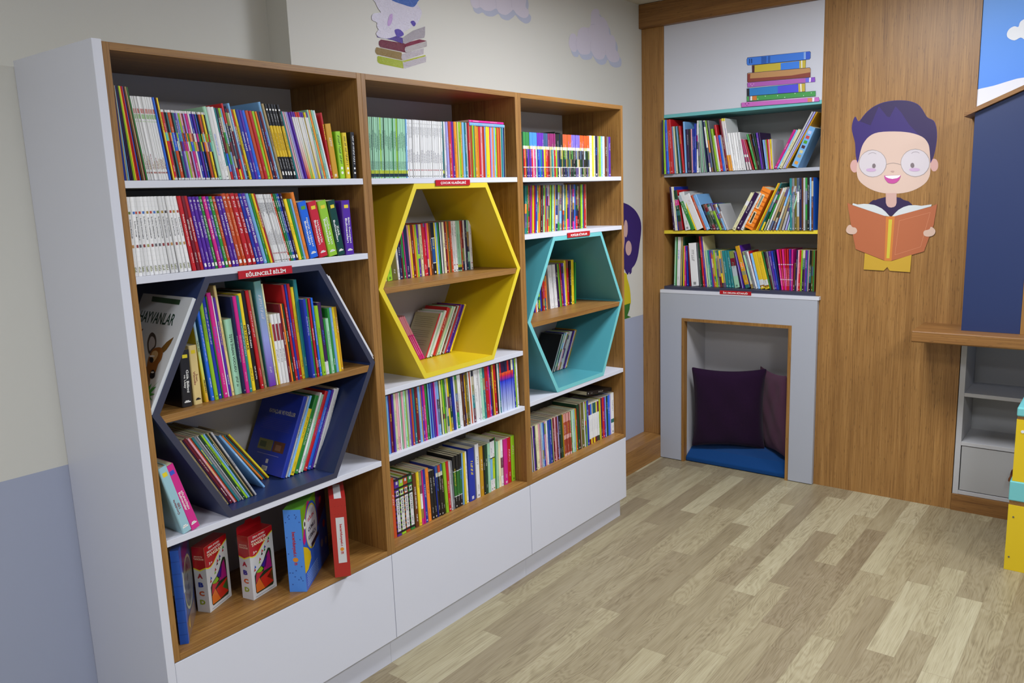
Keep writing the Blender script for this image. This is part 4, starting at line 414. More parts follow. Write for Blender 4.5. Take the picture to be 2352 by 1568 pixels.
for (h0, r0), (h1, r1) in zip(prof, prof[1:]):
    for i in range(14):
        a0, a1 = i * math.tau / 14, (i + 1) * math.tau / 14
        k.face([(r0 * .6 * math.cos(a0), r0 * math.sin(a0), h0), (r0 * .6 * math.cos(a1), r0 * math.sin(a1), h0), (r1 * .6 * math.cos(a1), r1 * math.sin(a1), h1), (r1 * .6 * math.cos(a0), r1 * math.sin(a0), h1)], hx('6a3a10') if h0 < .03 else hx('4a1c14'))
k.face([(.0096 * math.cos(i * math.tau / 14), .016 * math.sin(i * math.tau / 14), 0) for i in range(14)], hx('6a3a10'))
obj('door_knob', k, M_PRINT, dr, loc=(X2 - .0095 - GX[0], -1.547 - GX[1], .195)); 
ct = tag(obj('counter_shelf', MB().prism([(3.084, .8800), (3.089, .8750), (3.3595, .8750), (3.3595, .9300), (3.090, .9300), (3.084, .9250)], 'y', -3.2, -1.1300), WD_Y, bevel=.002), 'thick wooden counter shelf carrying the navy play house', 'counter')
t = tag(empty('play_house', (3.178, -1.32, .93)), 'navy play house front with a sloping wooden roof on the counter', 'play house'); GX = t.location
def HP(name, poly, a, b, mm, bev=.0006): return obj(name, MB().prism([(y - GX[1], z - GX[2]) for y, z in poly], 'x', a - GX[0], b - GX[0]), mm, t, bev)
sl = (1.9932 - 1.9015) / (1.4959 - 1.2801); ridge = -1.80
def rz(y): return 1.8824 + (-1.2812 - (y if y > ridge else 2 * ridge - y)) * sl
HP('front_wall', [(-1.3188, .9302), (-1.5498, .9302), (-1.5498, rz(-1.5498) - .002), (-1.3188, rz(-1.3188) - .002)], 3.178, 3.196, M_NAVY)
HP('front_wall', [(-2.05, .9302), (-2.281, .9302), (-2.281, rz(-2.281) - .002), (-2.05, rz(-2.05) - .002)], 3.178, 3.196, M_NAVY)
HP('gable', [(-1.5500, 1.72), (-2.0498, 1.72), (-2.0498, rz(-2.0498) - .002), (ridge, rz(ridge) - .002), (-1.5500, rz(-1.55) - .002)], 3.178, 3.196, M_NAVY)
HP('door_frame', [(-1.5502, .9302), (-1.568, .9302), (-1.568, 1.70), (-1.5502, 1.7198)], 3.176, 3.357, W_V); HP('door_frame', [(-2.0496, .9302), (-2.0316, .9302), (-2.0316, 1.70), (-2.0496, 1.7198)], 3.176, 3.357, W_V)
HP('door_frame', [(-1.5502, 1.7198), (-1.568, 1.7018), (-2.0316, 1.7018), (-2.0496, 1.7198)], 3.176, 3.357, W_Y)
for y in (-1.3188, -2.263): HP('side_wall', [(y, .9302), (y - .018, .9302), (y - .018, rz(y - .018) - .002), (y, rz(y) - .002)], 3.1965, 3.357, M_NAVY)
HP('roof_board', [(-1.2812, 1.8824), (-1.2801, 1.9015), (ridge, rz(ridge) + .0191), (ridge, rz(ridge))], 3.150, 3.358, WD_Y)
HP('roof_board', [(2 * ridge + 1.2812, 1.8824), (2 * ridge + 1.2801, 1.9015), (ridge - .0005, rz(ridge) + .0191), (ridge - .0005, rz(ridge))], 3.150, 3.358, WD_Y)
# yellow step unit at the right edge
t = tag(empty('step_stool', (2.762, -1.597, 0)), 'yellow step unit with turquoise treads at the right edge', 'steps'); GX = t.location
Q('side_panel', (2.762, -2.15, 0), (2.780, -1.597, .2855), M_YEL); Q('side_panel', (2.762, -2.15, .3885), (2.780, -1.603, .6500), M_YEL)
Q('side_panel', (3.05, -2.15, 0), (3.068, -1.597, .2855), M_YEL); Q('side_panel', (3.05, -2.15, .3885), (3.068, -1.603, .6500), M_YEL)
Q('riser', (2.7805, -1.62, 0), (3.0495, -1.603, .2855), M_YEL); Q('riser', (2.7805, -1.625, .3885), (3.0495, -1.608, .65), M_YEL)
Q('core_board', (2.763, -2.15, .2857), (3.067, -1.5985, .3048), W_X); Q('core_board', (2.763, -2.15, .6502), (3.067, -1.605, .6628), W_X)
Q('tread', (2.757, -2.15, .3050), (3.073, -1.5955, .3883), M_TEALE, .004); Q('tread', (2.757, -2.15, .6630), (3.073, -1.602, .7010), M_TEALE, .006)
for y, z, r_, c in ((-1.6205, .601, .0062, 'd8dce4'), (-1.6115, .2347, .0036, '5c5c50'), (-1.6065, .0582, .0036, '5c5c50')):
    m = MB(); m.prism([(r_ * math.cos(i * math.tau / 16), r_ * math.sin(i * math.tau / 16)) for i in range(16)], 'x', -.0015, .0, hx(c)); obj('screw_cap', m, M_PRINT, t, loc=(2.7618 - GX[0], y - .006 - GX[1], z))
# ------------------------------------------------------------------ wall stickers
def sticker(name, data, place, m, label, cat='wall sticker', st=.00018):
    b = MB(); art_faces(b, data, place, st); return tag(obj(name, b, m, rec=False), label, cat)
onx = lambda u, v, z: (X2 - z, -u / 1e3, v / 1e3)
ony = lambda u, v, z: (u / 1e3, D - z, v / 1e3)
sticker('wall_sticker', BOY, onx, M_STICK, 'sticker of a boy in round glasses reading an open orange book')
sticker('wall_sticker', CL1, ony, M_STICK, 'lilac cloud sticker cut off by the top of the photo')
sticker('wall_sticker', CL2, ony, M_STICK, 'lilac cloud sticker on the wall near the room corner')
sticker('wall_sticker', GIRL, ony, M_STICK, 'purple-haired child sticker half hidden behind the right bookcase')
sticker('wall_sticker', FIG, ony, M_FOIL, 'shiny sticker of a figure whitened by painted glare on books above the middle bookcase')  # whitish body colour stands in for lamp glare; books and coloured patches are print
# ------------------------------------------------------------------ books
PAL = dict(w='e2e2e4', i='dfdbb0', e='b4b4b8', g='74767e', k='17161b', n='1b234f', b='1c34a6', B='2468e0', s='78aee2', t='1e7a80', m='9ccdb0', G='2a8a38', l='92c424', d='123f29',
           y='e8cc20', Y='c08f18', o='ec8428', O='c24a1e', r='bd1a24', R='6f1024', p='cc1f86', P='dfa0b0', v='5526a0', V='2e1244', L='9f9adb', N='63341a', h='a8946a', a='9cc8d6', c='dcc484', u='5e5a20', q='ffffff')
CN = dict(w='white', i='ivory', e='pale grey', g='grey', k='black', n='navy', b='dark blue', B='bright blue', s='sky blue', t='teal', m='mint', G='green', l='lime', d='dark green',
          y='yellow', Y='mustard', o='orange', O='rust red', r='red', R='maroon', p='magenta', P='pink', v='violet', V='plum', L='lavender', N='brown', h='khaki', a='pale blue', c='tan', u='olive')
WHERE = dict(A1='top shelf, left bookcase', B1='second shelf, left bookcase', H1u='upper level, navy hexagon', H1l='bottom of the navy hexagon', C1='white shelf below the navy hexagon',
             A2='top shelf, middle bookcase', H2u='upper level, yellow hexagon', H2l='bottom of the yellow hexagon', C2='shelf below the yellow hexagon', D2='lowest shelf, middle bookcase',
             A3='top shelf, right bookcase', B3='second shelf, right bookcase', H3u='upper level, turquoise hexagon', H3l='bottom of the turquoise hexagon', D3='lowest shelf, right bookcase',
             R1='grey shelf over the nook', R2='yellow shelf over the nook', R3='dark navy shelf over the nook')
ORD = 'first second third fourth fifth sixth seventh eighth ninth tenth eleventh twelfth thirteenth fourteenth fifteenth sixteenth seventeenth eighteenth nineteenth twentieth'.split()
def ordn(n):
    if n <= 20: return ORD[n - 1]
    t_, u_ = divmod(n, 10); b_ = {2: 'twent', 3: 'thirt', 4: 'fort'}[t_]
    return b_ + ('ieth' if u_ == 0 else 'y-' + ORD[u_ - 1])
DARK = set('knbBtGdrRpvVNOugLYs')
def tint(c, f):
    return tuple(min(1, max(0, x * f)) for x in c[:3]) + (1.,)
rnd = random.Random(11)
MUT = '8a8a60 4a5a70 6a3a4a 7a8a40 b0a890 3a4a38 5a6a90 8a5040 c8c4b0 2a2c40 5a4a7a 2e6a66 9a8040 a8b4bc'.split()
VIV = ['e8cc20', 'c81e28', '2a8a38', '2468e0', '92c424', '5526a0', 'ec8428', '5cc0c0', 'cc1f86', '1b234f', 'e2e2e4', '6f1024']
def glyphs(mb, w, y, z0, z1, col, rows=1, frac=.55):
    frac *= .8
    """rows of small strokes that stand for lettering too small to read; runs down the spine"""
    lh = w * frac / rows; lw = max(lh * .62, .0011)
    for r_ in range(rows):
        xc = w / 2 + (r_ - (rows - 1) / 2) * lh * 1.5; z = z1
        while z > z0 + lw:
            n = rnd.randint(3, 8)
            if lh < .0022:
                l = min(n * lw, z - z0); mb.face([(xc - lh / 2, y, z - l), (xc + lh / 2, y, z - l), (xc + lh / 2, y, z), (xc - lh / 2, y, z)], col); z -= l + lw
            else:
                for _ in range(n):
                    if z - lw < z0: break
                    a = rnd.random(); q = lw * .72
                    if a < .5:
                        mb.face([(xc - lh / 2, y, z - q), (xc + lh / 2, y, z - q), (xc + lh / 2, y, z - q * .62), (xc - lh / 2, y, z - q * .62)], col)
                        mb.face([(xc - lh / 2, y, z - q * .62), (xc - lh * .2, y, z - q * .62), (xc - lh * .2, y, z), (xc - lh / 2, y, z)], col)
                    else:
                        mb.face([(xc - lh / 2, y, z - q * .36), (xc + lh / 2, y, z - q * .36), (xc + lh / 2, y, z), (xc - lh / 2, y, z)], col)
                        mb.face([(xc + lh * .2, y, z - q), (xc + lh / 2, y, z - q), (xc + lh / 2, y, z - q * .36), (xc + lh * .2, y, z - q * .36)], col)
                    z -= lw
                z -= lw * .8
def bands_for(c, st, main, i):
    """spine print from bottom to top: (z0, z1, colour) in fractions"""
    H = lambda s_: hx(s_)
    if st == 'a': return [(0, 1, main)]
    if st == 'b':
        a, b_ = rnd.choice(VIV), rnd.choice(VIV); return [(0, .028, H('d8d8da')), (.028, .42, main), (.42, .56, H(a)), (.56, .68, H(b_)), (.68, .965, main), (.965, 1, H('dcdcde'))]
    if st == 'c': return [(0, .30, H('17161b')), (.30, .715, H('ddb81a')), (.715, 1, H('17161b'))]
    if st == 'd': return [(0, .62, (main, main, H('d9d9dc'), H('d9d9dc'))), (.62, .925, H('dcdcde')), (.925, 1, H(rnd.choice(['c81e28', 'd8c820', '5526a0'])))]
    if st == 'e': return [(0, .02, main), (.02, .075, H('15303c')), (.075, .13, H('b0bc30')), (.13, 1, main)]
    if st == 'g': return [(0, .62, (H('c2cbe2'), H('c2cbe2'), H('1a3ad2'), H('1a3ad2'))), (.62, .72, (H('2a20b0'), H('2a20b0'), H('c81e50'), H('c81e50'))), (.72, .79, (H('d02838'), H('d02838'), H('e86020'), H('e86020'))), (.79, 1, H(rnd.choice(['c81e28', '1e7a80', '1b234f', 'e2e2c0', 'ec8428', '2e1244'])))]
    if st == 'G':
        up = ['3a8a4a'] * 4 + ['4a90f0'] * 5 + ['6a2fb0'] * 4 + ['3a5a80'] * 3 + ['8a2868'] * 5 + ['1c2420'] * 5 + ['dc5a34'] * 6 + ['7a6ad4'] * 6 + ['d85c24'] * 9
        pc = [H(rnd.choice(MUT + ['17161b', '123f29', '1c2420', '1b234f', '24301c'] * 3 + ['b8b030', '4a8a3a'])) for _ in range(3)] if i > 21 else [tint(main, .85)] * 3
        return [(0, .22, pc[0]), (.22, .235, H('e0e0e0')), (.235, .42, pc[1] if i > 21 else main), (.42, .63, pc[2] if i > 21 else tint(main, 1.1)), (.63, .70, H(rnd.choice(['d8d8c0', 'c8c890', 'd0d0d4']))), (.70, 1, H(up[min(i, len(up) - 1)]))]
    if st == 'v': return [(0, .13, H(rnd.choice(['1e7a80', '5526a0', 'e8cc20', '6f1024', '2a2a20']))), (.13, .15, H('d8d8dc')), (.15, .72, H('dedee0')), (.72, .98, H(rnd.choice(['2468e0', '1e5a60', '6f1040', 'd8cc40', 'b8b890', '1b3a70']))), (.98, 1, main)]
    if st == 'q': return [(0, .06, H('d0a8a4')), (.06, .40, H('9a3c2c')), (.40, .50, H('cf9a94')), (.50, .80, H('a64634')), (.80, 1, H('cc908a'))]
    if st == 'z': return [(0, .78, H('1a1614')), (.78, .86, H('c8c8b8')), (.86, 1, H(rnd.choice(['3060a0', '3aa0a0', 'c04030'])))]
    if st == 'j': return [(0, .22, H('17161b')), (.22, .235, H('c8d0d0')), (.235, .70, H(rnd.choice(['145a4a', '1c4a8a', '2a6a2a']))), (.70, .715, H('c8d0d0')), (.715, 1, H('17161b'))]
    if st == 'h': return [(0, .58, main), (.58, 1, tint(H('dc8aa4'), 1))] if c == 'p' and i < 8 else [(0, .25, main), (.25, .27, H('e0c0d0')), (.27, .62, main), (.62, .64, H('e0c0d0')), (.64, 1, main)]
    if st == 'S':
        o = []; z = 0; dk = H('1d1a26'); alt = [main, dk]
        for k_ in range(26): o.append((z, z + 1 / 26, alt[k_ % 2] if k_ not in (23, 22) else main)); z += 1 / 26
        return o
    if st == 'D': return [(0, .26, H('d4c8cc')), (.26, .42, H('a01858')), (.42, .5, H('e0dce0')), (.5, 1, H('b02060'))]
    if st == 'Y': return [(0, .3, H('e89a18')), (.3, .62, H('d8d8dc')), (.62, .95, H('dcd4d4')), (.95, 1, H('d8c820'))]
    if st == 'U': return [(0, .05, H('d8b820')), (.05, .10, H('8a5a10')), (.10, .25, H('c8ccd0')), (.25, 1, H('d8b420'))]
    if st == 's': return [(0, .4, (H('e0a428'), H('e0a428'), H('c8d860'), H('c8d860'))), (.4, 1, (H('c8d860'), H('c8d860'), H('6a9ae8'), H('6a9ae8')))]
    if st == 'C': return [(0, .22, H('dcdce0')), (.22, .62, H('b8cc20') if c == 'y' else H('78aed8')), (.62, .64, H('17161b')), (.64, .95, H('dcdce0')), (.95, 1, H('17161b'))]
    if st == 'u':
        o = []; z = 0
        while z < 1:
            d = rnd.uniform(.08, .3); q = main if rnd.random() < .5 else hx(rnd.choice(MUT + [rnd.choice(VIV)] * 2 + [PAL[c]] * 4)); o.append((z, min(1, z + d), q)); z += d
        return o
    if st == 'W': return [(0, .45, (H('6a2ca8'), H('6a2ca8'), H('9098d8'), H('9098d8'))), (.45, 1, (H('9098d8'), H('9098d8'), H('6a9c94'), H('6a9c94')))]
    if st == 'w': return [(0, .18, H('d8d8dc')), (.18, 1, H('3a1a50'))]
    if st == 'n': return [(0, .02, main), (.02, .075, tint(main, 1.0)), (.075, 1, main)]
    return [(0, 1, main)]
def book_mesh(w, h, d, c, st, title, i, far=False):
    mb = MB(); main = hx(PAL[c]); j = rnd.uniform(.86, 1.12); main = tint(main, j); hard = st in 'TSKQx'; t_ = .0022 if hard else .0005
    t_ = min(t_, w * .22); r_ = min(w * .25, .003)
    # spine (rounded corners) in bands
    prof = [(0, r_), (r_ * .35, r_ * .35), (r_, 0), (w - r_, 0), (w - r_ * .35, r_ * .35), (w, r_)]
    for z0, z1, cc in bands_for(c, st, main, i):
        for (xa, ya), (xb, yb) in zip(prof, prof[1:]):
            mb.face([(xa, ya, z0 * h), (xb, yb, z0 * h), (xb, yb, z1 * h), (xa, ya, z1 * h)], cc)
    side = main if st not in 'fcvqUD' else hx({'f': 'd6d6da', 'c': '2a2418', 'v': 'd8d8dc', 'q': '9a3c2c', 'U': 'd8b420', 'D': 'd0c4c8'}[st])
    if st == 'B': side = hx('b9b590')
    if st == 'W': side = hx('4a8c94')
    if st == 'T': side = hx({'Y': '5c8a20', 'w': 'b8bcc0', 'l': 'a8c830', 'i': 'c8b898'}.get(c, PAL[c]))
    if st == 'G' or (st == 'u' and rnd.random() < .4): side = hx(rnd.choice(VIV))
    # boards
    for xa, xb in ((0, t_), (w - t_, w)):
        mb.box((xa, r_ if xa == 0 or True else 0, 0), (xb, d, h), side)
    mb.face([(0, r_, h), (w, r_, h), (w - r_, 0, h), (r_, 0, h)], main); mb.face([(0, r_, 0), (r_, 0, 0), (w - r_, 0, 0), (w, r_, 0)], main)
    y = -.00025; wt = hx('ecebe8'); bk = hx('1c1a20'); ink = wt if (c in DARK) else bk
    U, V = (0, 0, -1), (1, 0, 0)
    def rect(x0, x1, z0, z1, col, yy=y): mb.face([(x0, yy, z0), (x1, yy, z0), (x1, yy, z1), (x0, yy, z1)], col)
    if st in 'PQ' :
        l = title.split('|'); ln = .52 if len(title) > 16 else .40
        for k_, s_ in enumerate(l):
            xc = w * (.64 if k_ == 0 else .34) if len(l) > 1 else w / 2
            if st == 'Q': xc = w * (.36 if k_ == 0 else .66)
            put_text(mb, s_, (xc, y - .0002, h * (.45 if st == 'P' else .4)), U if st == 'P' else (0, 0, 1), V if st == 'P' else (-1, 0, 0), h * ln * min(1, len(s_) / 11 + .25), w * .25, wt if c not in 'ca' else hx('7a2a30'), .02)
        rect(w * .25, w * .75, h * .86, h * .92, hx('e0cc28') if c not in 'yYcpB' else hx({'B': '5a9a20', 'p': '3050c0'}.get(c, 'd8c010')))
        rect(w * .2, w * .8, h * .075, h * .095, wt if c != 'c' else bk); rect(w * .3, w * .65, h * .09, h * .112, wt if c != 'c' else bk)
    elif title:
        if st == 'S': rect(w * .16, w * .84, h * .08, h * .66, hx('d6d6da'), y + .0001); rect(w * .25, w * .75, h * .70, h * .79, hx('d6d6da'), y + .0001); rect(w * .38, w * .62, h * .72, h * .77, bk); rect(w * .3, w * .7, h * .90, h * .95, hx('c8c8d0'))
        dark = c in 'wimcys' and st != '-' or c in 'wimy'
        col = bk if dark or st == 'S' else wt
        if st == 'i':
            put_text(mb, title, (w / 2, y, h * .60), U, V, h * .30, w * .42, col, .02); q = hx(rnd.choice(['b04030', '3a6ab8', '6a7a30', '403a3a', 'a08030']))
            z = h * .80; rect(w * .25, w * .75, z - w * .3, z + w * .3, q); z = h * .38; rect(w * .22, w * .72, z - w * .35, z + w * .35, hx(rnd.choice(['9a9a60', 'b88a50', '5a5a60', '8a3a3a'])))
            glyphs(mb, w, y, h * .04, h * .12, hx('4c5040'), 1, .5); rect(w * .2, w * .32, h * .045, h * .115, hx('9aa04c'))
            for zz in [q_ * h / 16 for q_ in range(1, 16)]: rect(.0003, w - .0003, zz, zz + .00025, hx('c4c4ca'), y + .0001)
        else:
            zc, ln = (.55, .5) if st != 's' else (.6, .5)
            if st == 'S': zc, ln = .5, .28
            put_text(mb, title, (w / 2, y, h * zc), U, V, h * ln, w * .5, col, .015)
            glyphs(mb, w, y, h * .10, h * .24, col, 1, .35)
        if st == 'n':
            put_text(mb, str(rnd.randint(2, 68)), (w / 2, y, h * .945), (1, 0, 0), (0, 0, 1), w * .55, h * .03, wt); glyphs(mb, w, y, h * .82, h * .91, wt, 1, .4)
            rect(w * .22, w * .78, h * .035, h * .085, wt); rect(w * .36, w * .64, h * .045, h * .075, main, y - .0001)
    elif st == 'n':
        if not far: put_text(mb, str(rnd.randint(2, 68)), (w / 2, y, h * .945), (1, 0, 0), (0, 0, 1), w * .55, h * .03, wt)
        glyphs(mb, w, y, h * .80, h * .90, wt, 1, .4); glyphs(mb, w, y, h * rnd.uniform(.38, .45), h * .74, hx('e8e4f0') if c != 'O' else hx('e8b898'), 1, .5); glyphs(mb, w, y, h * .13, h * .3, hx('b8a0d8') if c == 'v' else wt, 1, .35)
        rect(w * .22, w * .78, h * .035, h * .085, wt)
    elif st == 'S':
        rect(w * .18, w * .82, h * .10, h * .66, hx('d6d6da')); glyphs(mb, w, y - .0002, h * .14, h * .42, bk, 1, .22); rect(w * .25, w * .75, h * .70, h * .79, hx('d6d6da')); rect(w * .36, w * .64, h * .72, h * .77, bk, y - .0002)
        rect(w * .28, w * .72, h * .90, h * .95, hx('c8c8d0'))
    elif st == 'a':
        if not far:
            rect(w * .25, w * .75, h * .80, h * .855, hx('b8584c')); rect(w * .25, w * .75, h * .735, h * .79, hx('7cb060')); rect(w * .3, w * .7, h * .70, h * .71, hx('9ac080'))
            glyphs(mb, w, y, h * .13, h * rnd.uniform(.19, .32), hx('a88a58') if i % 3 else hx('7a3038'), 1, .4); rect(w * .2, w * .8, h * .08, h * .1, hx('a06058'))
    elif st == 'f':
        glyphs(mb, w, y, h * rnd.uniform(.68, .75), h * .88, hx('4a4c60'), 1, .38); glyphs(mb, w, y, h * .26, h * rnd.uniform(.40, .50), hx('8a8894'), 1, .32)
        rect(w * .3, w * .7, h * .125, h * .145, hx('a02830')); rect(w * .3, w * .7, h * .02, h * .035, hx('3a3c20')); rect(w * .4, w * .6, h * .93, h * .94, bk)
    elif st == 'M':
        rect(w * .15, w * .85, h * .62, h * .86, hx('8a2434')); glyphs(mb, w, y, h * .3, h * .5, hx('4a4c54'), 1, .4)
    elif st == 'e':
        glyphs(mb, w, y, h * rnd.uniform(.42, .55), h * rnd.uniform(.68, .80), hx('24484c'), 1, .3); glyphs(mb, w, y, h * .15, h * .28, hx('3a6060'), 1, .3)
    elif st == 'c':
        n = 10
        mb.face([(w / 2 + w * .3 * math.cos(k_ * math.tau / n), y, h * .925 + w * .3 * math.sin(k_ * math.tau / n)) for k_ in range(n)][::1], wt)
        glyphs(mb, w, y, h * .76, h * .87, hx('b8b8b8'), 1, .4); glyphs(mb, w, y, h * .38, h * .62, hx('5a4408'), 1, .4); glyphs(mb, w, y, h * .13, h * .27, hx('c0c0c0'), 1, .4); rect(w * .25, w * .75, h * .05, h * .10, wt)
    elif st == 'x':
        glyphs(mb, w, y, h * .28, h * .92, ink if c != 'k' else wt, 1, .45)
        for zc in (.12, .22):
            n = 12; mb.face([(w / 2 + w * .22 * math.cos(k_ * math.tau / n), y, h * zc + w * .22 * math.sin(k_ * math.tau / n)) for k_ in range(n)], wt)
    elif st == 'm':
        pass
    elif st == 'd': pass
    elif st in 'g': pass
    elif st == 'v': glyphs(mb, w, y, h * .3, h * .6, hx('c4c4cc'), 1, .2)
    elif st == 'h': glyphs(mb, w, y, h * .1, h * .54, hx('f0c0d8'), 1, .4)
    elif st == 'K': pass
    elif st == 'X':
        for zc, cc in ((.86, 'b8c0e0'), (.74, 'c04840'), (.62, '4a9a30'), (.5, '4a2a30'), (.38, 'c8c090'), (.27, 'a89870'), (.1, 'd89838')): rect(w * .25, w * .75, h * zc - w * .22, h * zc + w * .22, hx(cc))
    elif not far or w > .008:
        soft = tuple(main[q_] * .35 + ink[q_] * .65 for q_ in range(3)) + (1.,)
        if w > .004 and rnd.random() < .85: zt = rnd.uniform(.6, .88); glyphs(mb, w, y, h * rnd.uniform(zt - .36, zt - .14), h * zt, soft if rnd.random() < .8 else hx(rnd.choice(['e8cc20', 'd8b0b0', '2468e0'])), 1, .42)
        if w > .005 and rnd.random() < .7: glyphs(mb, w, y, h * .12, h * rnd.uniform(.18, .27), soft, 1, .28)
        if w > .006 and rnd.random() < .7: rect(w * .32, w * .68, h * .03, h * .03 + w * .36, soft)
    # front-cover pictures where the left face shows
    if st == 'K' and c == 'b':
        L = lambda a, b_, z0, z1, cc, q=.0003: mb.face([(-q, d * (1 - b_), z0 * h), (-q, d * (1 - a), z0 * h), (-q, d * (1 - a), z1 * h), (-q, d * (1 - b_), z1 * h)], hx(cc))
        # u runs from the back edge (0) to the spine (1)
        put_text(mb, 'KAYAÇLAR VE FOSİLLER', (-.0004, d * .40, h * .755), (0, -1, 0), (0, 0, 1), d * .66, h * .075, hx('bdb9ac'), .025)
        for k_ in range(7): L(.16 + .02 * (k_ % 3), .90 - .03 * (k_ % 2), .66 - k_ * .022, .664 - k_ * .022, '4a4698')
        L(.22, .58, .27, .40, '6a6840'); L(.26, .42, .30, .37, '3c4628', .0005); L(.60, .88, .27, .40, '5a3428'); L(.66, .8, .29, .36, '7a5440', .0005)
        L(.25, .8, .22, .225, '8884b8'); L(.52, .58, .12, .17, 'b8b4c0'); L(.46, .60, .03, .085, 'c8c8d0')
        for k_ in range(7): L(.475 + k_ * .016, .481 + k_ * .016, .04, .08, '15163a', .0005)
    if st == 'K' and c == 'o':
        rect(w * .3, w * .62, h * .12, h * .42, hx('e8dcc0')); rect(w * .36, w * .56, h * .14, h * .40, hx('3a3420'), y - .0002); rect(w * .3, w * .62, h * .5, h * .85, hx('e8dcc0')); rect(w * .36, w * .56, h * .53, h * .82, hx('7a8a80'), y - .0002)
        for k_ in range(9): rect(0, w, h * (.05 + k_ * .105), h * (.08 + k_ * .105), hx('c4641c'), y + .0001)
    if st == 'B':
        for k_ in range(15):
            if k_ in (6, 11): continue
            mb.face([(-.0003, d * .9, h * (.9 - k_ * .045)), (-.0003, d * .9, h * (.906 - k_ * .045)), (-.0003, d * rnd.uniform(.1, .25), h * (.906 - k_ * .045)), (-.0003, d * .15, h * (.9 - k_ * .045))], hx('6a6648'))
    pg = MB(); a = .003 if hard else .0008; pg.box((t_ + .00005, r_ * .5 + .0004, a), (w - t_ - .00005, d - a, h - a))
    return mb, pg, hard
SERIES = dict(a='thin white workbook', b='patterned thin storybook', c='black and yellow magazine', d='rainbow-footed thin book', e='classic paperback', f='white classic paperback', i='white science book with small pictures',
              g='blue-faded thin paperback', G='two-tone paperback', P='thick shrink-wrapped book', Q='thick shrink-wrapped book', S='chequered hardback', n='numbered paperback', v='white-labelled paperback', T='hardback', x='hardback', K='large book', X='picture box', h='pink-topped paperback', M='white paperback with maroon label', q='striped paperback')
bulk = MB(); bulk_n = 0
for name, ax, zs, data in ROWS:
    cnt = {}; items = []
    for it in data.split(';'):
        p = it.split(',', 7); x, w_, h_, a_ = (int(q) for q in p[:4]); c, st, keep = p[4]; fy, dp = int(p[5]), int(p[6]); title = p[7] if len(p) > 7 else ''
        cnt[c] = cnt.get(c, 0) + 1; items.append((x / 1e4, w_ / 1e4, h_ / 1e3, R(a_ / 10), c, st, keep == '1', fy / 1e3, dp / 1e3, title, cnt[c]))
    for i, (x, w_, h_, ang, c, st, keep, fy, dp, title, nth) in enumerate(items):
        if dp + fy > .322 and ax == 'x': dp = .322 - fy
        dp -= rnd.uniform(0, .012); jy = rnd.uniform(0, .004)
        if name == 'C2': jy += .006
        mb, pg, hard = book_mesh(w_, h_, dp, c, st, title, i, not keep)
        # pivot: lowest corner touches the shelf
        lift = w_ * math.sin(ang) if ang > 0 else 0
        rot = Matrix.Rotation(ang, 4, 'Y')
        if ax == 'x': M = Matrix.Translation((x, fy + jy, zs + .0003 + lift)) @ rot
        else: M = Matrix.Translation((fy + jy, -x, zs + .0003 + lift)) @ Matrix.Rotation(R(-90), 4, 'Z') @ rot
        if not keep:
            for src, mi in ((mb, 0), (pg, 1)):
                n = len(bulk.v); bulk.v += [tuple(M @ Vector(v)) for v in src.v]
                for f, cc in zip(src.f, src.c): bulk.f.append(tuple(n + q for q in f)); bulk.c.append(cc if cc is not None else (.7, .68, .6, 1)); bulk.mi.append(mi)
            continue
        e = link('book', None); e.matrix_world = M
        obj('cover', mb, M_SHRINK if st in 'PQ' else M_PRINT, e, rec=False)
        obj('page_block', pg, M_PAGE, e, rec=False)
        kind = SERIES.get(st, 'paperback' if w_ < .022 else 'thick book')
        size = 'slim ' if w_ < .006 and 'thin' not in kind else ''
        col = CN[c] + ' ' if st not in 'cafiM' else ''
        sole = cnt[c] == 1
        lab = '%s%s%s' % (size, col, kind)
        if title:
            lab += ' titled %s' % title.replace('|', ' ')
        if sole: lab += ', the only %s one, %s' % (CN[c], WHERE[name])
        else: lab += ', %s %s one from the left, %s' % (ordn(nth), CN[c], WHERE[name])
        nw = lambda q_: len([t_ for t_ in q_.replace('-', ' ').replace(',', ' ').split()])
        if nw(lab) > 14:
            sh = lab.replace(' with small pictures', '').replace(' with maroon label', '').replace(' shrink-wrapped', '').replace(' one from the left', ' from left').replace(', the only', ', only').replace(' one,', ',').replace('rainbow-footed thin', 'rainbow').replace('black and yellow ', '').replace('patterned thin', 'patterned').replace('white classic paperback', 'white classic')
            lab = sh if nw(sh) <= 16 or not title else '%s book titled %s, %s' % (CN[c], title.replace('|', ' '), WHERE[name])
        tag(e, lab, 'book', 'books on the ' + WHERE[name].replace(',', ' of the').replace('level of the', 'level of the'))
me = bulk.mesh('books', [M_PRINT, M_PAGE]); o = link('books', me); tag(o, 'the smaller and more distant books standing in rows on every shelf', 'books', kind='stuff')
# ---- books lying flat or propped
def lone(c, w_, h_, dp, M, label, st='-', title='', mats=None):
    mb, pg, hd = book_mesh(w_, h_, dp, c, st, title, 0)
    e = link('book', None); e.matrix_world = M; obj('cover', mb, mats or M_PRINT, e, rec=False); obj('page_block', pg, M_PAGE, e, rec=False); return tag(e, label, 'book')
FL = Matrix.Rotation(R(90), 4, 'Y')   # spine lies along the row
lone('s', .012, .205, .13, Matrix.Translation((1.312, .004, 1.8768)) @ FL, 'thin sky blue book lying flat on the coloured row, middle bookcase, under a magenta one')
lone('p', .008, .203, .13, Matrix.Translation((1.312, .006, 1.8855)) @ FL, 'thin magenta book lying flat on top of the sky blue one, middle bookcase')
lone('k', .018, .222, .15, Matrix.Translation((2.150, .06, .6925)) @ Matrix.Rotation(R(6.5), 4, 'Y') @ FL, 'black book lying across the row tops, lowest shelf of the right bookcase')
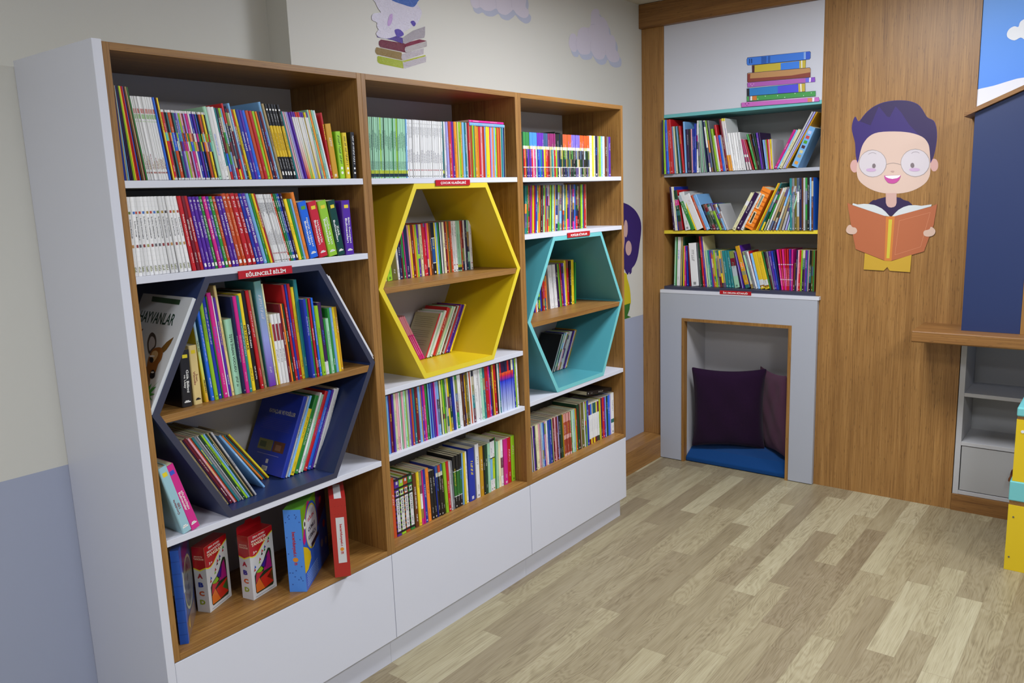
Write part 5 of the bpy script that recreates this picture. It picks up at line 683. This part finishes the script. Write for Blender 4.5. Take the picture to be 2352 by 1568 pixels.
tag(obj('book_end', MB().box((2.135, .20, 1.6803), (2.139, .30, 1.888)).box((2.135, .20, 1.8841), (2.183, .30, 1.888)).box((2.179, .20, 1.6803), (2.183, .30, 1.8841)), mat('clear_grey_plastic', '8c949a', .12, .6)), 'small clear grey plastic stand behind the books, top shelf of the right bookcase', 'stand')
# HAYVANLAR: lies on the slanted outside of the navy hexagon
A_, B_ = Vector((.0215, 0, 1.0955)), Vector((.205, 0, 1.4295)); dr = (B_ - A_).normalized(); nr = Vector((-dr.z, 0, dr.x))
hb = empty('picture_book'); tag(hb, 'large animal picture book titled HAYVANLAR with a deer, left of the navy hexagon', 'book')
def hp(y, s_, l): q = A_ + dr * s_ + nr * (l + .001); return (q.x, y, q.z)
def slab(mb, y0, y1, s0, s1, l0, l1, col):
    v = [hp(y, s_, l) for l in (l0, l1) for y, s_ in ((y0, s0), (y1, s0), (y1, s1), (y0, s1))]; n = len(mb.v); mb.v += v
    for q in ((0, 1, 2, 3), (7, 6, 5, 4), (0, 4, 5, 1), (1, 5, 6, 2), (2, 6, 7, 3), (3, 7, 4, 0)): mb.f.append(tuple(n + k_ for k_ in q)); mb.c.append(col); mb.mi.append(0)
m = MB(); cv = hx('c9cdd2'); slab(m, .002, .252, 0, .318, 0, .0015, cv); slab(m, .002, .252, 0, .318, .0085, .010, cv); slab(m, .002, .0035, 0, .318, .0015, .0085, cv)
a0 = Vector((.0092, 0, 1.0893)); sh_ = (A_ - a0).dot(dr)
art_faces(m, DEER, lambda u, v, z: hp(-u / 1e3 + .0, v / 1e3 - sh_, .0102 + z), .0001)
put_text(m, 'HAYVANLAR', hp(.135, .252, .0106), (0, -1, 0), tuple(dr), .175, .034, hx('1c3a2c'), .012)
obj('cover', m, M_PRINT, hb); m = MB(); slab(m, .004, .250, .002, .316, .0016, .0084, None); obj('page_block', m, M_PAGE, hb)
for q, (s0, s1) in enumerate(((.0, .335), (.006, .325))):
    A2, d2 = Vector((.7745, 0, 1.1015)), (Vector((.590, 0, 1.4295)) - Vector((.7815, 0, 1.0932))).normalized(); n2 = Vector((d2.z, 0, -d2.x))
    A2 = Vector((.7815, 0, 1.0932)) + d2 * .012
    e = empty('magazine'); m = MB(); l0 = .0008 + q * .0062; pts = []
    for l in (l0, l0 + .0036):
        for y, s_ in ((.002 + q * .003, s0), (.22, s0), (.22, s1), (.002 + q * .003, s1)): v = A2 + d2 * s_ + n2 * l; pts.append((v.x, y, v.z))
    m.v = pts
    for f in ((3, 2, 1, 0), (4, 5, 6, 7), (0, 1, 5, 4), (1, 2, 6, 5), (2, 3, 7, 6), (3, 0, 4, 7)): m.f.append(f); m.c.append(hx('d9d9de')); m.mi.append(0)
    obj('cover', m, M_PRINT, e); tag(e, ('lower', 'upper')[q] + ' of two white magazines lying on the right slope of the navy hexagon', 'magazine', 'magazines on the slope of the navy hexagon')
# ------------------------------------------------------------------ boxed toys on the lowest shelf of the left bookcase
def frame_at(fl, fr, z=.4358):
    """local frame: X along the front edge, Y inwards, Z up"""
    a, b = Vector((fl[0], fl[1], z)), Vector((fr[0], fr[1], z)); u = (b - a).normalized(); return Matrix.Translation(a) @ Matrix.Rotation(math.atan2(u.y, u.x), 4, 'Z')
def toy(name, Mx, w_, d_, h_, cols, label, extra=None, mats=None):
    e = link(name, None); e.matrix_world = Mx; m = MB(); f, l, t_, r_ = cols
    m.face([(0, 0, 0), (w_, 0, 0), (w_, 0, h_), (0, 0, h_)], hx(f)); m.face([(0, d_, 0), (0, 0, 0), (0, 0, h_), (0, d_, h_)], hx(l))
    m.face([(0, 0, h_), (w_, 0, h_), (w_, d_, h_), (0, d_, h_)], hx(t_)); m.face([(w_, 0, 0), (w_, d_, 0), (w_, d_, h_), (w_, 0, h_)], hx(r_))
    m.face([(w_, d_, 0), (0, d_, 0), (0, d_, h_), (w_, d_, h_)], hx(r_)); m.face([(0, 0, 0), (0, d_, 0), (w_, d_, 0), (w_, 0, 0)], hx(l))
    obj('carton', m, mats or M_SHRINK, e, rec=False)
    if extra:
        q = MB(); extra(q, w_, d_, h_); obj('print', q, M_SHRINK, e, rec=False)
    return tag(e, label, 'toy box')
def ply(q, pts, col, w_, h_, z=.0003, face='f', d_=0):
    c = hx(col); n = len(q.v)
    q.v += [((a * w_, -z, b * h_) if face == 'f' else (-z, (1 - a) * d_, b * h_) if face == 'l' else (a * w_, b * d_, h_ + z)) for a, b in pts]
    for f in tri(pts): q.f.append(tuple(n + i for i in f)); q.c.append(c); q.mi.append(0)
def tangram(q, w_, d_, h_):
    ply(q, [(0, 1), (0, .675), (.1, .655), (.22, .65), (.35, .68), (.5, .745), (.68, .815), (.85, .87), (1, .90), (1, 1)], 'e8d828', w_, h_, .0003)
    ply(q, [(0, 1), (0, .695), (.1, .672), (.22, .668), (.35, .70), (.5, .765), (.68, .835), (.85, .89), (1, .92), (1, 1)], 'b8141c', w_, h_, .0005)
    win = [(.12, .10), (.12, .36), (.2, .41), (.4, .46), (.55, .53), (.66, .62), (.76, .68), (.86, .66), (.88, .60), (.88, .10), (.84, .07), (.16, .07)]
    ply(q, win, '24301c', w_, h_, .0003)
    for pts, col in (([(.14, .09), (.5, .09), (.3, .3), (.14, .22)], 'd86a20'), ([(.5, .09), (.86, .12), (.86, .34), (.34, .28)], 'c02818'), ([(.14, .24), (.33, .31), (.5, .36), (.2, .39)], 'c02838'),
                     ([(.5, .36), (.86, .36), (.80, .64), (.66, .58)], 'a01c70'), ([(.42, .46), (.6, .4), (.72, .6), (.6, .54)], '38208c'), ([(.2, .40), (.36, .36), (.5, .4), (.42, .455)], '8cb820'), ([(.62, .24), (.86, .14), (.86, .32)], '1c7a34')): ply(q, pts, col, w_, h_, .0006)
    def T_(s_, u, v, w2, h2, col, b_=.02, face='f'):
        if face == 'f': put_text(q, s_, (u * w_, -.0008, v * h_), (1, 0, 0), (0, 0, 1), w2 * w_, h2 * h_, hx(col), b_)
        else: put_text(q, s_, (-.0008, (1 - u) * d_, v * h_), (0, -1, 0), (0, 0, 1), w2 * d_, h2 * h_, hx(col), b_)
    T_('ZEKA OYUNU', .42, .955, .5, .03, 'f4f0e8'); T_('MANYETİK', .42, .905, .62, .045, 'f4f0e8'); T_('TANGRAM', .44, .845, .68, .05, 'f6e8c8', .03); T_('3+', .22, .72, .16, .04, 'f4f0e8')
    T_('MANYETİK', .5, .86, .7, .03, 'f0c8b0', face='l'); T_('TANGRAM', .5, .82, .8, .032, 'f0c8b0', face='l')
    ply(q, [(0, 1), (0, .66), (.5, .63), (1, .68), (1, 1)], 'e8d828', w_, h_, .0002, 'l', d_); ply(q, [(0, 1), (0, .68), (.5, .65), (1, .70), (1, 1)], 'b01018', w_, h_, .0004, 'l', d_)
    for k_, s_ in enumerate('ABCD'): T_(s_, .48, .56 - k_ * .135, .42, .075, ('a01c30', '20308c', 'c0501c', '8c9c1c')[k_], .05, 'l')
    for u, v, c1, c2 in ((.16, .47, 'b02020', '2a5ab8'), (.38, .55, '8cb820', 'b02020'), (.62, .70, '1c7a34', '38208c'), (.80, .80, 'b02020', '2a8a3a'), (.5, .66, '402020', 'c02838')):
        ply(q, [(u - .05, v - .04), (u + .03, v - .035), (u + .0, v + .01)], c1, w_, h_, .0006); ply(q, [(u - .02, v), (u + .06, v + .01), (u + .01, v + .05)], c2, w_, h_, .0007)
    ply(q, [(.1, .025), (.9, .025), (.9, .035), (.1, .035)], '9a9aa0', w_, h_, .0004)
T1 = frame_at((.1935, .1318), (.2923, .1725)); toy('toy_box', T1, .107, .042, .203, ('d4d4d6', 'cacacd', 'a81018', 'a81018'), 'white and red magnetic tangram box beside the worn blue box', tangram)
T2 = frame_at((.3123, .0881), (.4102, .1077)); o2 = toy('toy_box', T2, .1, .044, .203, ('d4d4d6', 'cacacd', 'a81018', 'a81018'), 'white and red magnetic tangram box with hanging flap, right of its twin', tangram)
m = MB(); m.prism([(-.0005, .2035), (.1005, .2035), (.1005, .222), (.096, .227), (.066, .227), (.062, .235), (.038, .235), (.034, .227), (.004, .227), (-.0005, .222)], 'y', .0428, .0437, hx('a81018')); obj('hanging_flap', m, M_SHRINK, o2)
def bluebox(q, w_, d_, h_):
    # spine (left side) with stars and lettering
    rr = random.Random(5)
    for k_ in range(26):
        u, v = rr.uniform(.1, .9), rr.uniform(.03, .97)
        if .3 < u < .72 and .32 < v < .8: continue
        ply(q, [(u + .055 * math.cos(a_ * math.pi / 5 + 1.57) * (1 if a_ % 2 == 0 else .42), v + .011 * math.sin(a_ * math.pi / 5 + 1.57) * (1 if a_ % 2 == 0 else .42)) for a_ in range(10)], '1c3c94', w_, h_, .0003, 'l', d_)
    put_text(q, 'beceridunyasi.c', (-.0008, d_ * .52, h_ * .585), (0, 0, -1), (0, -1, 0), h_ * .30, d_ * .26, hx('b81a20'), .03)
    ply(q, [(.5 + .16 * math.cos(a_ * math.tau / 14), .395 + .028 * math.sin(a_ * math.tau / 14)) for a_ in range(14)], 'e08a20', w_, h_, .0005, 'l', d_); put_text(q, 'm', (-.0008, d_ * .50, h_ * .345), (0, 0, -1), (0, -1, 0), h_ * .03, d_ * .2, hx('b81a20'), .03)
    ply(q, [(0, 1), (0, .62), (.3, .50), (1, .9), (1, 1)], '6a9c1c', w_, h_, .0003); ply(q, [(0, .62), (.04, .55), (.20, .60), (.34, .98), (.26, 1), (.1, .8)], 'c02078', w_, h_, .0004)
    ply(q, [(0, .22), (0, .55), (.1, .50), (.24, .42), (.26, .30), (.12, .22)], 'd8b81c', w_, h_, .0004); ply(q, [(.55, .52), (1, .7), (1, 1), (.6, 1)], '5a2a60', w_, h_, .0004)
    ci = lambda cx, cy, rx, ry: [(cx + rx * math.cos(a_ * math.tau / 24), cy + ry * math.sin(a_ * math.tau / 24)) for a_ in range(24)]
    ply(q, ci(.36, .66, .26, .30), '2a5cc0', w_, h_, .0005); ply(q, ci(.36, .66, .23, .27), 'd8c828', w_, h_, .0006); ply(q, ci(.36, .66, .215, .25), 'c8ccd4', w_, h_, .0007)
    for s_, v, c_ in (('EĞLEN', .78, 'b82030'), ('CÜMLE', .66, '2a2c40'), ('KURMACA', .56, '2a2c40')): put_text(q, s_, (.36 * w_, -.0009, v * h_), (1, 0, 0), (0, 0, 1), .30 * w_, .055 * h_, hx(c_), .03)
    ply(q, [(.3, .40), (.62, .44), (.62, .50), (.3, .46)], '24202c', w_, h_, .0008); ply(q, ci(.11, .78, .05, .06), 'e0e0e4', w_, h_, .0008); ply(q, ci(.11, .78, .025, .03), '20242c', w_, h_, .0009)
    for k_ in range(6): ply(q, [(.05, .04 + k_ * .028), (.5, .04 + k_ * .028), (.5, .05 + k_ * .028), (.05, .05 + k_ * .028)], '8ab0e8', w_, h_, .0005)
    for u, v, c_ in ((.78, .82, 'b82030'), (.86, .48, 'c83858'), (.72, .28, '98a0b0'), (.9, .24, '98a0b0')): ply(q, ci(u, v, .05, .05), c_, w_, h_, .0006)
toy('toy_box', frame_at((.4396, -.0030), (.6565, .1518)), .266, .0535, .266, ('2a62c8', '4a8ce8', '54962a', '2a4a90'), 'bright blue board game box with stars, between the tangram boxes and red box', bluebox)
def redbox(q, w_, d_, h_):
    ply(q, [(.3, .18), (.82, .18), (.82, .76), (.3, .76)], 'd4d4d8', w_, h_)
    put_text(q, 'beceridunyasi.c', (.57 * w_, -.0008, h_ * .535), (0, 0, -1), (1, 0, 0), h_ * .28, w_ * .2, hx('b81a20'), .03)
    ply(q, [(.57 + .12 * math.cos(a_ * math.tau / 14), .355 + .024 * math.sin(a_ * math.tau / 14)) for a_ in range(14)], 'e08a20', w_, h_, .0005); put_text(q, 'm', (.57 * w_, -.0008, h_ * .31), (0, 0, -1), (1, 0, 0), h_ * .03, w_ * .18, hx('b81a20'), .03)
    ply(q, [(.3, .0), (.75, .0), (.75, .5), (.3, .5)], 'd4d4d8', w_, h_, .0003, 't', d_)
    for k_ in range(40):
        u, v = (k_ % 5) * .22 + .05, (k_ // 5) * .1 + .8
        if v < 1: ply(q, [(u, v), (u + .05, v), (u + .05, v + .006), (u, v + .006)], '8a1a18', w_, h_)
toy('toy_box', frame_at((.5508, -.0030), (.5903, -.0338)), .050, .262, .262, ('b02420', 'a82420', 'a81c1c', '8a6c50'), 'upright red box with a white lettered label, rightmost toy box', redbox)
def wornbox(q, w_, d_, h_):
    ci = lambda cx, cy, rx, ry: [(cx + rx * math.cos(a_ * math.tau / 24), cy + ry * math.sin(a_ * math.tau / 24)) for a_ in range(24)]
    ply(q, [(0, 0), (.08, 0), (.2, 1), (0, 1)], '2464c8', w_, h_); ply(q, [(.2, .72), (1, .86), (1, 1), (.2, .92)], '6a2a70', w_, h_); ply(q, [(.06, .2), (.9, .2), (.98, 0), (.1, 0)], '7a6458', w_, h_, .0004)
    ply(q, ci(.55, .50, .42, .28), 'a8a888', w_, h_, .0005); ply(q, ci(.55, .50, .38, .25), '5a5c64', w_, h_, .0006)
    for k_, s_ in enumerate('APCU'): put_text(q, s_, (.55 * w_, -.0009, (.66 - k_ * .11) * h_), (1, 0, 0), (0, 0, 1), .25 * w_, .07 * h_, hx('34363c'), .04)
    ply(q, [(.1, .74), (.18, .70), (.14, .58), (.2, .5), (.06, .52)], 'c8ccd0', w_, h_, .0007); ply(q, [(.2, .12), (.32, .2), (.3, .06)], 'd0b050', w_, h_, .0007)
    for k_ in range(7): ply(q, [(0, .1 + k_ * .13), (1, .1 + k_ * .13), (1, .105 + k_ * .13), (0, .105 + k_ * .13)], '10409a', w_, h_, .0003, 'l', d_)
toy('toy_box', frame_at((.062, .0292), (.1739, .1741)) , .183, .022, .272, ('3a4a7c', '1a58c0', '2a4a98', '24406a'), 'worn blue puzzle box standing at the far left beside the side panel', wornbox)
